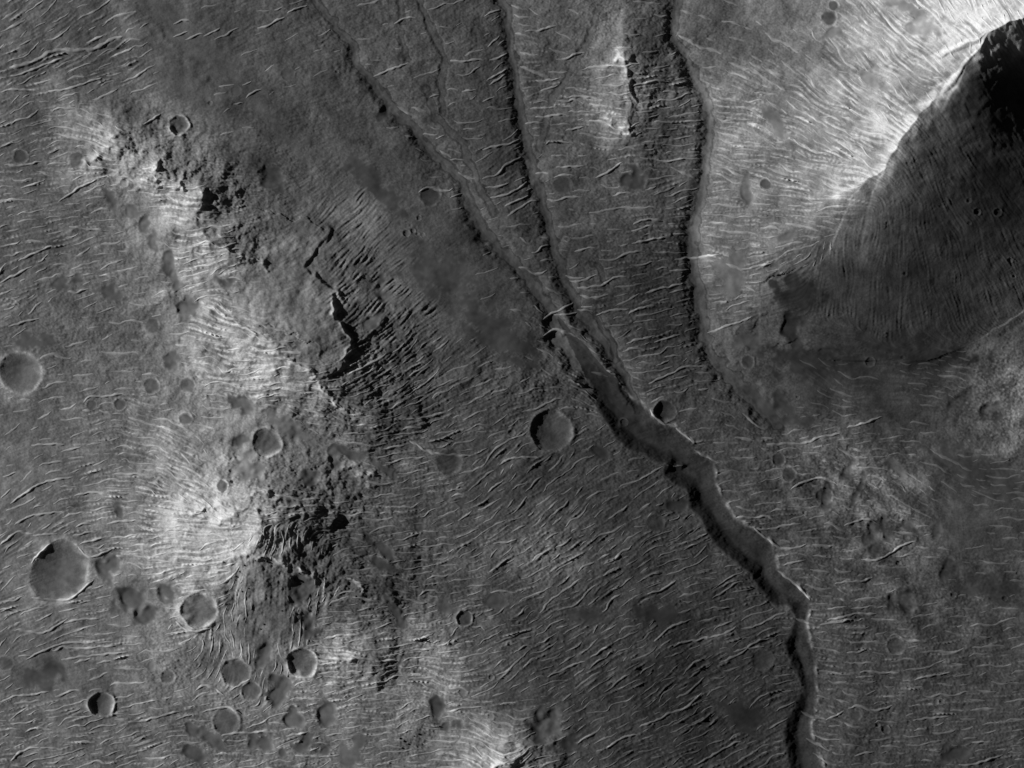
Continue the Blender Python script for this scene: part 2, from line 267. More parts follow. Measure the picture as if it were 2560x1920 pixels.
def ridge(P, h, wl, wr, p=1.3, k=0.08, kd=22.0, pl=None, warp=1.0):
    P = np.array(P, np.float32)
    wl = wl if isinstance(wl, (list, tuple)) else [wl] * len(P)
    wr = wr if isinstance(wr, (list, tuple)) else [wr] * len(P)
    sl = box(P, max(max(wl), max(wr)) + 20)
    x, y = GX[sl] + warp * (WX[sl] - GX[sl]), GY[sl] + warp * (WY[sl] - GY[sl])
    f = np.zeros(x.shape, np.float32)
    for i in range(len(P) - 1):
        ax_, ay_ = P[i]
        dx, dy = P[i + 1] - P[i]
        ln = math.hypot(dx, dy)
        u = np.clip(((x - ax_) * dx + (y - ay_) * dy) / (ln * ln), 0, 1)
        d = np.hypot(x - ax_ - u * dx, y - ay_ - u * dy) + 1e-3
        q = sstep(.36, .64, .5 + .5 * np.clip((dx * (y - ay_) - dy * (x - ax_)) / (ln * d), -1, 1))
        w = (wl[i] + u * (wl[i + 1] - wl[i])) * (1 - q) + (wr[i] + u * (wr[i + 1] - wr[i])) * q
        t = np.clip(d / w, 0, 1)
        hh = h[i] + u * (h[i + 1] - h[i])
        kq = k * sstep(.4, .8, q)
        pe = p * q + (pl or p) * (1 - q)
        f = np.maximum(f, hh * ((1 - kq) * (1 - t) ** pe + kq * (.4 + .6 * np.exp(-d / kd)) * (1 - t) ** pe / 1.0))
    a = Z[sl]
    Z[sl] = np.maximum(a, f) + np.clip(1 - np.abs(a - f) / 5.0, 0, 1) ** 2 * 1.25 * np.where((a > .01) & (f > .01), 1, 0)
    return sl, f

SCN = fnoise(26, 40)
def scarp(P, h, high_side=1, back=160.0, face=6.0):
    P = np.array(P, np.float32)
    sl = box(P, back * 2.5)
    d, s, t = pdist(WX[sl], WY[sl], P)
    s = s * d * high_side
    n = len(P) - 1
    tap = sstep(0, 1.2, t) * sstep(0, 1.2, n - t) * h * .23
    endfade = np.exp(-np.maximum(d - np.abs(s), 0) / 20)
    fc = face * 1.5
    SCZ[sl] += tap * endfade * sstep(-fc, fc * .35, s + 3.5 * SCN[sl]) * np.exp(-np.maximum(s, 0) / back) * np.clip(1.25 - d / (back * 2), 0, 1)

def valley(P, floor, wall, depth, side_w=0.0, side_d=0.0, name=None, skew=1.0):
    """flat-floored trench with sloping walls, inside a broad shallow trough"""
    P = np.array(P, np.float32)
    n = len(P)
    fl = floor if isinstance(floor, (list, tuple)) else [floor] * n
    dp = depth if isinstance(depth, (list, tuple)) else [depth] * n
    wa = wall if isinstance(wall, (list, tuple)) else [wall] * n
    sl = box(P, max(fl) + max(wa) + side_w + 20)
    d, s, t = pdist(GX[sl] * .6 + WX[sl] * .4, GY[sl] * .6 + WY[sl] * .4, P)
    f, w, e = lerp_t(fl, t) * .8 * np.clip(1 + .28 * SCN[sl], .5, 1.6), lerp_t(wa, t), lerp_t(dp, t) * .85
    ends = sstep(0, .9, t) if P[0, 1] > 5 else 1.0
    cut = e * ends * (1 - sstep(0, 1, np.clip((d - f) / w, 0, 1)))
    if side_w:
        cut = cut + side_d * ends * (1 - np.clip(d / side_w, 0, 1)) ** 1.3
    VAL[sl] = np.minimum(VAL[sl], -cut)
    if name and name != 'side':
        m = np.zeros((NY, NX), bool)
        m[sl] = d < f
        REGION[name] = m
    if name:
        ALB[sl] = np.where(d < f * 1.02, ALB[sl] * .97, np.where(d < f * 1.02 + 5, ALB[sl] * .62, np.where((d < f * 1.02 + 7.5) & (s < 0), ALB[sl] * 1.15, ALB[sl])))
    q = sstep(f * .9, f * 1.15 + 2, d)
    ROUGH[sl] *= .5 + .5 * q
    GRAIN[sl] *= .25 + .75 * q
    DENS[sl] *= np.where(d < f + w * .35, 0, 1)

def px(ox, oy, pts):
    return [(ox + a * 720 / 2212.0, oy + b * 720 / 2212.0) for a, b in pts]

# ---- the mountain at the upper right
MTN = [(2760,-60),(2640,10),(2556,54),(2507,67),(2458,91),(2436,120),(2419,150),(2393,169),(2367,199),(2338,241),(2299,283),(2273,316),
       (2244,352),(2224,387),(2205,426),(2159,452),(2125,500),(2100,560),(2078,615),(2045,664),(1990,672),(1935,690),(1880,720),(1830,750)]
MTN_H = [310,310,305,298,282,258,230,200,174,155,144,140,134,126,116,104,88,74,62,50,42,30,18,5]
sl_mtn, f_mtn = ridge(MTN, MTN_H, [330,330,330,335,345,365,410,460,500,535,560,560,550,530,510,480,420,350,280,200,140,105,80,50],
      [720,720,700,680,650,610,570,540] + [510] * 3 + [490]*5 + [440,400,360,300,240,190,140,80], p=1.45, k=.10, kd=26, pl=1.08, warp=.3)
# ---- hills of the left half
ridge([(150,330),(230,345),(290,365),(340,390),(390,425),(440,450),(480,455),(505,490),(505,515)], [0,22,36,33,41,38,36,44,36], 130, 95)
ridge([(505,490),(480,545),(520,590),(570,625),(610,645),(670,668),(705,682)], [40,46,50,50,42,30,5], 170, 180, p=1.3)
ridge([(540,700),(612,818),(651,841),(716,887),(770,935),(816,978),(855,1020),(885,1050)], [34,60,66,66,57,43,26,5], [330]*5 + [250,160,90], 230, p=1.15, k=.12, kd=10)
ridge([(560,1190),(620,1235),(640,1262),(652,1300),(640,1362)], [36,58,64,64,62], 330, 275, p=1.25)
ridge([(560,1404),(620,1385),(690,1396),(738,1421),(796,1439),(850,1440),(910,1474),(965,1525)], [40,58,58,48,37,31,30,4], 210, 170, p=1.25, k=.2, kd=9)
ridge([(800,1660),(870,1648),(930,1650),(965,1640)], [10,24,23,6], 95, 85)
ridge([(1190,1990),(1225,1935),(1250,1908),(1275,1896),(1312,1882),(1345,1884),(1375,1902)], [10,28,36,38,22,12,2], 125, 230, p=1.5, k=.15, kd=10)
ridge([(1570,105),(1556,150),(1562,200),(1560,245),(1572,300),(1578,350),(1580,384)], [3,17,20,20,21,17,3], 140, 80, p=1.25, k=.15, kd=8)
ridge([(1110,965),(1180,940),(1250,960),(1330,975),(1390,990)], [3,8,9,9,2], 60, 60)
ridge([(860,1190),(905,1192),(930,1180)], [6,14,3], 60, 60)
# ---- scarps and ledges
scarp([(826,540),(825,581),(786,630),(770,652),(783,688),(835,727),(838,760),(838,789),(865,825),(871,870),(861,910),(819,936),(775,945)], 27, 1, 170, 8)
scarp([(470,340),(465,381),(469,423),(456,456),(400,464),(370,475)], 13, 1, 70, 6)
scarp([(520,455),(513,480),(509,520),(480,535)], 13, 1, 40, 6)
scarp([(930,765),(952,773),(965,792),(958,812),(935,830)], 9, 1, 45, 5)
scarp([(1020,985),(1045,1005),(1062,1030),(1050,1060),(1025,1075)], 12, 1, 50, 6)
scarp([(1880,866),(1930,862),(1995,856),(2050,866),(2095,878),(2130,896)], 7, -1, 60, 5)
scarp([(1556,255),(1560,280),(1576,318),(1585,350)], 10, 1, 20, 3)
scarp([(1556,1530),(1590,1505),(1640,1480),(1690,1455)], 11, -1, 80, 5)
scarp([(1890,1112),(1980,1112),(2050,1103),(2120,1075),(2190,1047),(2240,1052),(2290,1090)], 5, 1, 60, 5)
scarp([(2090,1310),(2140,1298),(2175,1296),(2200,1312)], 4, -1, 40, 4)
scarp([(2150,1400),(2200,1405),(2260,1370),(2310,1350)], 4, -1, 40, 4)
scarp([(1835,775),(1870,755),(1905,735)], 8, -1, 50, 5)
scarp([(1790,860),(1850,825),(1900,790),(1935,775)], 9, -1, 60, 5)
scarp([(1330,1395),(1375,1372),(1420,1350),(1450,1325)], 8, -1, 40, 4)
scarp([(1270,1480),(1300,1500),(1345,1503),(1360,1508)], 7, -1, 40, 4)
scarp([(1180,1600),(1230,1570),(1290,1555)], 6, -1, 40, 4)
scarp([(1240,1385),(1290,1355),(1340,1345)], 7, -1, 40, 4)
scarp([(850,1480),(885,1475),(905,1490),(920,1470)], 8, 1, 40, 5)
scarp([(730,1345),(800,1325),(860,1300),(900,1295)], 7, -1, 60, 5)
scarp([(830,1130),(870,1110),(960,1103),(990,1100)], 8, -1, 50, 5)
# ---- dry valleys and the canyon
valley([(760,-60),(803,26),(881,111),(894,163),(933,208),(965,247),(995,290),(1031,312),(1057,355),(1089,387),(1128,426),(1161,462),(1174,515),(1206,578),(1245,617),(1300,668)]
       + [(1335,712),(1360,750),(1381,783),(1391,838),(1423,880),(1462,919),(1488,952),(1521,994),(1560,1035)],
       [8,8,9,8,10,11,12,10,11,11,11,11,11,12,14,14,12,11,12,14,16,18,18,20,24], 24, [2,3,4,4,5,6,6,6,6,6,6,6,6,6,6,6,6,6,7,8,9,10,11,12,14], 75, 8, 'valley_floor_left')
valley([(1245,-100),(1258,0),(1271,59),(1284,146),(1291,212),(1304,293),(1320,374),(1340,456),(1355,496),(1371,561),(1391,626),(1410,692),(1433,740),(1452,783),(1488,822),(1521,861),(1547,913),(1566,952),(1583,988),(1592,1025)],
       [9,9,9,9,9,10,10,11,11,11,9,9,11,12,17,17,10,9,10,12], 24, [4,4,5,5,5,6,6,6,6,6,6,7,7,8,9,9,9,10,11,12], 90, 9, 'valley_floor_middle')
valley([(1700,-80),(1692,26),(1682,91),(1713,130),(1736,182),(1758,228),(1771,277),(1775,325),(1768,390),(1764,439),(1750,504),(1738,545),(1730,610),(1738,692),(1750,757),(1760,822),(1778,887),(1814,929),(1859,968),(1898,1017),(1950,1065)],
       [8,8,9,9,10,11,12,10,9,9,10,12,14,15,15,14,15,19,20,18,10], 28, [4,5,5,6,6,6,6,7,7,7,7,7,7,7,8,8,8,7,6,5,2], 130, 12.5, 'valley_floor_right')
RIM_L = [(1470,950),(1488,986),(1492,1019),(1508,1054),(1540,1100),(1573,1126),(1618,1145),(1636,1160),(1660,1162),(1655,1190),(1688,1214),(1715,1226),(1716,1245),(1720,1270),(1752,1302),(1768,1338),(1794,1370),(1820,1396),(1853,1422),(1879,1438),
         (1882,1452),(1897,1476),(1915,1498),(1945,1523),(1970,1517),(1986,1545),(1975,1580),(1955,1605),(1962,1634),(1982,1673),(1996,1705),(2004,1728),(1983,1765),(1970,1795),(1952,1830),(1964,1868),(1970,1917),(1980,2060)]
RIM_R = [(1560,975),(1576,993),(1605,1012),(1625,1025),(1635,1045),(1648,1058),(1687,1067),(1716,1090),(1732,1106),(1739,1129),(1768,1142),(1788,1155),(1790,1185),(1791,1214),(1807,1240),(1822,1270),(1840,1295),(1853,1305),(1885,1321),(1918,1347),(1934,1364),
         (1941,1393),(1944,1425),(1964,1442),(1996,1465),(2026,1499),(2024,1525),(2018,1550),(2022,1575),(2030,1621),(2040,1650),(2040,1683),(2042,1725),(2040,1748),(2042,1780),(2028,1805),(2030,1836),(2040,1868),(2052,1900),(2062,1920),(2070,2060)]
def canyon():
    PL, PR = np.array(RIM_L, np.float32), np.array(RIM_R, np.float32)
    sl = box(np.concatenate([PL, PR]), 150)
    x, y = GX[sl] * .75 + WX[sl] * .25, GY[sl] * .75 + WY[sl] * .25
    dl, s1, t1 = pdist(x, y, PL)
    dr, s2, t2 = pdist(x, y, PR)
    ins = (s1 < 0) & (s2 > 0)
    D = lerp_t([6] * 3 + [9] * 6 + [10.5] * 17 + [8.5] * 13, t1)
    cut = D * sstep(0, 1, np.clip(dl / 40, 0, 1)) * sstep(0, 1, np.clip(dr / 40, 0, 1)) * 1.25 * ins
    side = 5 * np.clip(1 - np.minimum(dl, dr) / 110, 0, 1) ** 1.4
    cut += np.where(ins, 5.0, side)
    VAL[sl] = np.minimum(VAL[sl], -cut)
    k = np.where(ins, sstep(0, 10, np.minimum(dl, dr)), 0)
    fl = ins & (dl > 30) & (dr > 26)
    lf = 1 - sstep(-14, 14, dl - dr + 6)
    tone = .036 * (1 - lf) + lf * (.024 + .018 * sstep(30, 46, dl))  # left wall darkest: its shade is put into the ground colour
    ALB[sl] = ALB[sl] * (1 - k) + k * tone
    rim = np.exp(-((np.where(ins, -dr, dr) - 3) / 5.0) ** 2) * (dl > 14)
    RIMB[sl] = np.maximum(RIMB[sl], rim)
    CUT[sl] += 2.4 * rim * np.clip(.5 + .6 * SCN[sl], 0, 1.3)
    ROUGH[sl] *= np.where(fl, .35, 1)
    GRAIN[sl] *= np.where(ins, .9, 1)
    DENS[sl] *= np.where(ins, 0, 1)
    m = np.zeros((NY, NX), bool)
    m[sl] = ins
    REGION['canyon_floor'] = m
RIMB = np.zeros((NY, NX), np.float32)
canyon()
for sp_, sf in [(px(640, 0, [(1235,-60),(1260,50),(1340,190),(1400,350),(1450,480),(1430,620),(1425,760),(1440,860)]), 6), (px(640, 0, [(1105,-60),(1125,90),(1120,160)]), 4), (px(640, 0, [(1110,240),(1130,320),(1160,450)]), 4),
             (px(640, 0, [(1300,680),(1330,760),(1370,880),(1430,960),(1520,1040),(1600,1100),(1640,1250),(1700,1400),(1790,1560),(1840,1640)]), 8), (px(1280, 480, [(610,540),(660,560),(700,620),(720,680)]), 5), (px(1280, 480, [(640,960),(700,1040),(760,1150),(810,1290)]), 6)]:
    valley(sp_, sf, 9, 1.8, 0, 0, 'side')
valley([(1500,20),(1470,100),(1420,190),(1385,240),(1365,300),(1350,370)], 7, 8, 1.5, 0, 0, 'side')
valley([(330,-60),(400,20),(470,90),(540,150),(610,215),(680,300),(760,400)], [30,30,35,35,30,22,10], 50, 3)

# ---------------------------------------------------------------- craters: x, y, radius, depth ratio, fill (flat floor share), rim, look, place
CR = [
(52,932,52,.30,.42,.015,'large round','with a pale rim cut by the left edge of the picture'),
(148,1424,66,.26,.50,.015,'largest irregular','with smooth grey floor in the lower left plain'),
(448,313,24,.22,.50,.10,'squarish','with bright rim north of the broken left hills'),
(254,1761,31,.24,.45,.09,'round','with bright rim among ripples near the lower left corner'),
(756,1657,37,.20,.25,.08,'bright-walled bowl','south of the dark streaked slope'),
(1378,1077,52,.38,.35,.05,'deep shadowed sand-filled','west of the canyon head'),
(1161,1546,20,.16,.70,.10,'neat flat-floored round','in the rippled plain below the centre'),
(1662,1028,27,.34,.15,.05,'deep dark','on the brink of the canyon where the valleys meet'),
(1560,1056,10,.26,.2,.10,'small oval','on the sandy floor at the canyon head'),
(1279,1082,9,.30,.1,.12,'small sharp','just left of the deep shadowed crater'),
(1912,462,14,.18,.6,.06,'small sand-floored','at the foot of the bright mountain slope'),
(498,1526,44,.10,.5,.06,'shallow bright-rimmed','southwest of the dark streaked slope'),
(2070,50,20,.10,.7,.04,'dark-floored','on the plain at the top above the mountain slope'),
(2081,17,13,.12,.7,.05,'smaller dark-floored','touching the top edge above the mountain slope'),
(668,1106,36,.13,.55,.05,'smooth sand-filled','between the two bright hills on the left'),
(1016,583,9.5,.32,.1,.11,'largest of the clustered','in the tight group left of the long valley'),
(1032,577,6.5,.32,.1,.11,'second largest of the clustered','in the tight group left of the long valley'),
(1043,585,5,.32,.1,.11,'middle tiny','in the tight crater group left of the long valley'),
(1056,587,6,.22,.1,.11,'shallow right-hand','in the tight crater group left of the long valley'),
(1047,545,6.5,.36,.1,.11,'lone northern','of the crater group left of the long valley'),
(1026,564,4.5,.32,.1,.11,'tiny upper','in the tight crater group left of the long valley'),
(1017,555,3.5,.32,.1,.11,'tiniest upper left','of the crater group left of the long valley'),
(1040,568,3.5,.32,.1,.11,'tiniest upper right','of the crater group left of the long valley'),
(525,258,6,.40,.1,.11,'small black pit','northeast of the squarish bright-rimmed crater'),
(842,179,5,.36,.1,.11,'tiny black pit','on the plain left of the first valley head'),
(819,296,4.5,.36,.1,.11,'tiny sharp','on the dark upper plain west of the first valley'),
(703,242,4,.36,.1,.11,'tiny pit','at the edge of the smooth upper plain'),
(255,200,5,.34,.1,.11,'tiny dark','among ripples below the long bright ripple'),
(1410,345,6,.40,.1,.11,'small black','between the middle valley and the small hill'),
(1418,598,6,.38,.1,.11,'small black','on the plain between the middle and right valleys'),
(1534,386,4,.36,.1,.10,'tiny pit','at the southern foot of the small hill'),
(1897,241,5,.40,.1,.10,'tiny black','on the speckled bright slope right of the right valley'),
(1890,566,0.0,.0,.0,.0,'',''),
(2439,531,9,.36,.1,.11,'largest black','on the dark fan under the mountain crest'),
(2418,503,6.5,.36,.1,.11,'upper small','of the row on the dark mountain fan'),
(2420,559,5.5,.36,.1,.11,'lower small','of the row on the dark mountain fan'),
(2491,532,10,.22,.1,.10,'shallow dark','right of the crater row on the dark mountain fan'),
(2523,651,7,.38,.1,.12,'small bright-ringed','near the right edge below the mountain'),
(2534,690,5,.36,.1,.12,'tiny bright-ringed','near the right edge under a similar larger one'),
(2260,685,5.5,.38,.1,.12,'tiny ringed','alone on the middle of the dark smooth fan'),
(2175,905,12,.20,.3,.07,'medium shallow','in the dark basin below the mountain fan'),
(2257,894,5.5,.36,.1,.12,'tiny ringed','in the dark basin right of the shallow crater'),
(2514,872,9,.16,.4,.06,'shallow worn','in mottled bright ground at the right edge'),
(1994,993,5,.36,.1,.09,'tiny dark','on the dark slope right of the bending valley'),
(1832,834,5,.36,.1,.09,'tiny dark','on the pale ledge right of the right valley bend'),
(2526,1150,5,.36,.1,.12,'tiny bright-ringed','in smooth sand at the right edge below mottled ground'),
(2011,1282,5.5,.38,.1,.09,'small black','right of the canyon on the speckled plain'),
(2246,1408,7,.34,.1,.10,'dark','right of the heart-shaped sand hollow'),
(2272,1458,5.5,.40,.1,.09,'small black','in the lower right plain below another dark pit'),
(2284,1476,3.5,.36,.1,.09,'tiniest black','next to a small black pit in the lower right plain'),
(2512,1496,7,.32,.1,.13,'bright-ringed','on smooth dark sand near the right edge'),
(2544,1434,5.5,.34,.1,.13,'small bright-ringed','at the right edge above a similar ringed one'),
(2383,1487,8,.16,.2,.10,'rough pale','in bright speckled ground of the lower right'),
(2340,1755,7,.26,.1,.09,'left one of a touching pair','in the lower right plain'),
(2354,1754,7,.26,.1,.09,'right one of a touching pair','in the lower right plain'),
(2194,1812,6,.38,.1,.11,'sharp black','beside a ringed crater near the bottom right'),
(2214,1824,11,.16,.5,.10,'clean ringed','near the bottom right with a sharp neighbour'),
(2272,1807,6,.32,.1,.11,'sharp bright-rimmed','on a ripple near the bottom right'),
(2073,1871,5.5,.40,.1,.09,'small black','right of the canyon near the bottom edge'),
(2272,1718,3.5,.36,.1,.09,'tiny black','among long ripples in the lower right'),
(2497,1728,4,.36,.1,.09,'tiny dark','near the right edge in the lower right plain'),
(1694,1513,6,.36,.1,.09,'dark','just right of the ledge in the dark rippled plain'),
(1703,1504,4.5,.36,.1,.09,'tinier dark','touching a pit right of the ledge'),
(1711,1902,6.5,.40,.1,.10,'black','among dark ripples near the bottom edge'),
(1228,1693,7.5,.36,.1,.11,'dark ringed','in the rippled plain left of the bottom centre'),
(1227,1792,8.5,.16,.4,.10,'small sandy','on bright ripples above the bottom peak'),
(1157,1731,11,.14,.6,.06,'small sand-filled','in rippled ground below the centre'),
(891,1186,5.5,.38,.1,.09,'black','on the pale spur right of the left hills'),
(781,1391,4,.40,.1,.08,'tiny black','on the ridge right of the dark streaked slope'),
(733,1184,5,.20,.1,.10,'small pale-ringed','between sand patches on the left hills'),
(747,1302,6,.16,.2,.10,'small worn ringed','on the upland right of the bright left hill'),
(489,1141,5,.36,.1,.10,'tiny sharp','on pale ground left of the bright hill top'),
(557,1214,15,.17,.4,.05,'small round sandy','north of the bright left hill'),
(510,992,6,.20,.1,.12,'small pale-ringed','on the flat left of the bright ridge'),
(34,754,6,.26,.1,.10,'largest of the pits','in the speckled corner at the left edge'),
(13,748,4.5,.22,.1,.11,'small ringed','at the left edge among pits'),
(43,762,4.5,.26,.1,.11,'small lower','of the pits at the left edge'),
(43,722,4,.26,.1,.10,'tiny upper','of the pits at the left edge'),
(69,733,3.5,.26,.1,.10,'tiny right-hand','of the pits at the left edge'),
(463,1667,4,.36,.1,.10,'tiny dark','on pale speckled ground in the lower left'),
(423,1692,3.5,.20,.1,.12,'tiny ringed','inside a dark sand patch in the lower left'),
(15,1658,19,.08,.6,.06,'faint ghost','at the left edge in the lower left plain'),
(135,1695,0,.0,.0,.0,'',''),
(52,392,18,.09,.6,.06,'worn sand-filled','in the rippled plain at the left'),
(310,458,11,.12,.5,.06,'small worn','at the foot of the broken left hills'),
(192,400,20,.06,.7,.03,'faint sand-filled','left of the broken hills'),
(590,228,14,.06,.7,.05,'faint ghost','between ripples on the upper plain'),
(720,186,17,.05,.7,.05,'very faint ghost','on the dark plain left of the first valley'),
(770,350,13,-.02,.7,.02,'faint pale mound-floored','on the smooth upper plain'),
(1018,443,11,.06,.6,.05,'faint','left of the first valley'),
(380,965,20,.09,.6,.05,'dark worn','in the plain left of the bright ridge'),
(470,963,19,.07,.6,.03,'dark sand-floored','near the foot of the bright ridge'),
(465,1048,17,.10,.6,.05,'round dark-floored','in pale ground left of the bright hills'),
(300,1011,15,.08,.6,.05,'right one of a worn pair','in the left plain'),
(229,1012,13,.08,.6,.05,'left one of a worn pair','in the left plain'),
(380,814,19,.05,.6,.02,'faint dark','in the speckled plain left of the hills'),
(1973,1186,18,.10,.6,.06,'worn round','right of the canyon on the speckled bench'),
(1947,1150,16,.09,.6,.06,'worn upper','of two overlapping right of the canyon'),
(2061,1240,21,.10,.6,.05,'sand-filled','below a thin bright ripple right of the canyon'),
(2241,1615,22,.11,.6,.06,'worn','beneath a bright crescent ripple in the lower right'),
(2139,1790,14,.08,.6,.04,'faint','below a curved ripple near the bottom right'),
(2319,1714,13,.06,.6,.05,'faint ghost','in the lower right rippled plain'),
(1907,1649,26,.08,.6,.04,'large faint','left of the lower canyon'),
(1640,1308,22,.06,.6,.06,'faint','in the rippled slope left of the canyon'),
(1123,1155,33,.20,.5,.02,'dark sand-filled','in the middle of the rippled slope'),
(1407,463,24,.05,.55,.04,'square ghost','with a pale middle beside the middle valley'),
(1076,488,26,.07,.5,.03,'oval','with a small mound left of the first valley'),
(1860,22,0,.0,.0,.0,'',''),
(420,1692,18,.08,.6,.03,'dark patch-like','in pale speckled ground at the lower left'),
(590,1682,36,.11,.55,.05,'sand-filled','south of the shallow bright-rimmed one'),
(628,1728,24,.09,.6,.05,'sand-filled','wedged right below a larger sand-filled one'),
(566,1804,34,.07,.7,.04,'broad dark sand-floored','near the bottom left below a curved ripple'),
(1480,816,0,.0,.0,.0,'',''),
(2110,120,6,.2,.3,.1,'small worn','on the upper mountain slope'),
(1870,905,16,.10,.4,.05,'small rough','right of the right valley in bright broken ground'),
(1908,955,0,.0,.0,.0,'',''),
]
CR = [c for c in CR if c[2] > 0]
rng = np.random.default_rng(5)
crater_masks = []
RIM = np.zeros((NY, NX), np.float32)
CRZ = np.zeros((NY, NX), np.float32)
BASE0 = None
for ci, (cx, cy, r, dr, fill, rim, look, place) in enumerate(CR):
    P = np.array([[cx, cy]], np.float32)
    sl = box(P, r * 2.4 + 8)
    ex, ey = GX[sl] - cx, GY[sl] - cy
    th = np.arctan2(ey, ex)
    rr = np.ones_like(th)
    big = min(1.0, r / 25.0)
    for k in (2, 3, 4, 5, 7):
        rr += big * rng.uniform(.01, .055) / (k ** .35) * np.cos(k * th + rng.uniform(0, 6.28))
    if ci == 1:
        ol = np.array([(163,1347),(195,1367),(222,1390),(217,1430),(208,1470),(188,1490),(165,1502),(137,1503),(100,1496),(78,1465),(75,1440),(95,1395),(125,1360)]) - np.array([cx, cy])
        oa, orr = np.arctan2(ol[:, 1], ol[:, 0]), np.hypot(ol[:, 0], ol[:, 1]) / r
        o_ = np.argsort(oa)
        rr = np.interp(th, np.concatenate([oa[o_] - 2 * math.pi, oa[o_], oa[o_] + 2 * math.pi]), np.tile(orr[o_], 3)) + .3 * (rr - 1)
    d = np.hypot(ex, ey) / (r * rr)
    rj = np.random.default_rng(ci + 900)
    depth = dr * r * (.72 if r < 12 else .62)
    if ci in (0, 1, 3, 4, 5, 7, 11):
        fill = .12
        depth = {0: .15, 1: .15, 3: .135, 4: .14, 5: .17, 7: .27, 11: .08}[ci] * r
    bowl = -depth * np.clip((1 - d ** 2.2), 0, 1)
    if ci in (0, 1, 3, 4, 5, 11):
        bowl = -depth * 1.3 * np.clip(1 - d ** 1.55, 0, 1)
    if fill > .2:
        flo = -depth * (1 - fill ** 2.2) * (1.02)
        bowl = np.maximum(bowl, flo + .12 * (bowl - flo))
    brk = np.clip(.85 + .35 * np.cos(2 * th + rj.uniform(0, 6.28)) + .3 * np.cos(5 * th + rj.uniform(0, 6.28)) + .2 * SCN[sl], .1, 1.5)
    if 'faint' in look or 'ghost' in look:
        rim *= .55
    rimz = brk * rim * r * np.exp(-((d - 1.04) / .16) ** 2) + rim * r * .45 * np.clip(1 - (d - 1) / 1.1, 0, 1) ** 2 * (d > 1)
    # flatten what lies beneath, so the floor is level, and damp the texture inside
    ins = 1 - sstep(.8, 1.05, d)
    CRZ[sl] += bowl + rimz
    ROUGH[sl] *= 1 - .6 * ins
    GRAIN[sl] *= 1 - .5 * ins
    DENS[sl] *= np.where(d < 1.12, 0, 1)
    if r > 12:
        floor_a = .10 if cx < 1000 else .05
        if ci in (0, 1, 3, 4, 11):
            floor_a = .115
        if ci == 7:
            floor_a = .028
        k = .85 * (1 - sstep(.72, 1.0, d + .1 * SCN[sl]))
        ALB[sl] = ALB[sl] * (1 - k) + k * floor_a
    bright = brk * np.exp(-((d - 1.03) / .10) ** 2) * (1 if ci < 5 else .35 if ci == 11 else min(1, rim * 11))
    RIM[sl] = np.maximum(RIM[sl], bright)
    m = np.zeros((NY, NX), np.int8)
    crater_masks.append((sl, np.where(d < max(fill, .45), 3, np.where(d < .97, 2, np.where(d < 1.22, 1, 0))).astype(np.int8)))
ALB = ALB * (1 + .8 * RIM) * (1 + 1.5 * RIMB * np.clip(.35 + .7 * SCN, 0, 1.3))
# crests and ledges lightened: sunlight on them put into the ground colour
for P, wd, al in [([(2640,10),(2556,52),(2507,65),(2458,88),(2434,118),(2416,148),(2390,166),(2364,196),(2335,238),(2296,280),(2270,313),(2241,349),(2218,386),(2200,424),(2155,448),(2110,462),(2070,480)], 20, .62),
                  ([(500,760),(560,790),(612,818),(651,841),(716,887),(770,935),(816,978),(855,1020),(880,1040)], 6, .55),
                  ([(640,1262),(600,1280),(560,1300)], 10, .42), ([(600,1392),(640,1386),(690,1396),(738,1421),(796,1439)], 6, .50), ([(470,1275),(520,1272),(560,1262)], 7, .5),
                  ([(370,445),(390,425),(405,415),(420,400)], 12, .62), ([(250,330),(272,350),(295,378)], 11, .6), ([(215,400),(240,385),(285,372)], 8, .45), ([(400,462),(430,465),(455,455)], 6, .5), ([(315,405),(350,420),(375,440)], 6, .45), ([(505,490),(510,510),(500,520)], 5, .5), ([(480,590),(520,600),(570,625),(610,645),(670,668)], 5, .42),
                  ([(1225,1925),(1250,1905),(1275,1896),(1300,1886)], 12, .62), ([(1540,140),(1562,155),(1578,150)], 10, .62), ([(1520,290),(1550,310),(1570,330)], 12, .42), ([(1565,180),(1572,215),(1580,240)], 9, .42), ([(1555,250),(1575,245),(1600,260),(1630,270)], 5, .42),
                  ([(835,727),(836,760),(838,789),(862,825),(866,870),(856,905)], 5, .34), ([(870,1040),(895,1045),(912,1036)], 5, .5), ([(860,1165),(900,1180),(925,1195)], 9, .36), ([(860,1650),(885,1648),(905,1640)], 9, .5),
                  ([(874,1440),(892,1460),(910,1474)], 4, .42), ([(600,1240),(640,1235),(690,1245)], 5, .42)]:
    P = np.array(P, np.float32)
    sl = box(P, wd * 3)
    d, sd, t = pdist(WX[sl], WY[sl], P)
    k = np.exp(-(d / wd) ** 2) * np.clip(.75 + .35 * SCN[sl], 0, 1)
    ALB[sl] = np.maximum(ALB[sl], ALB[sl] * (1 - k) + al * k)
    if wd < 14:
        SCZ[sl] += min(4.5, .6 * wd) * np.clip(1 - d / (wd * 1.7), 0, 1) ** 1.2 * np.clip(.8 + .4 * SCN[sl], 0, 1.4)


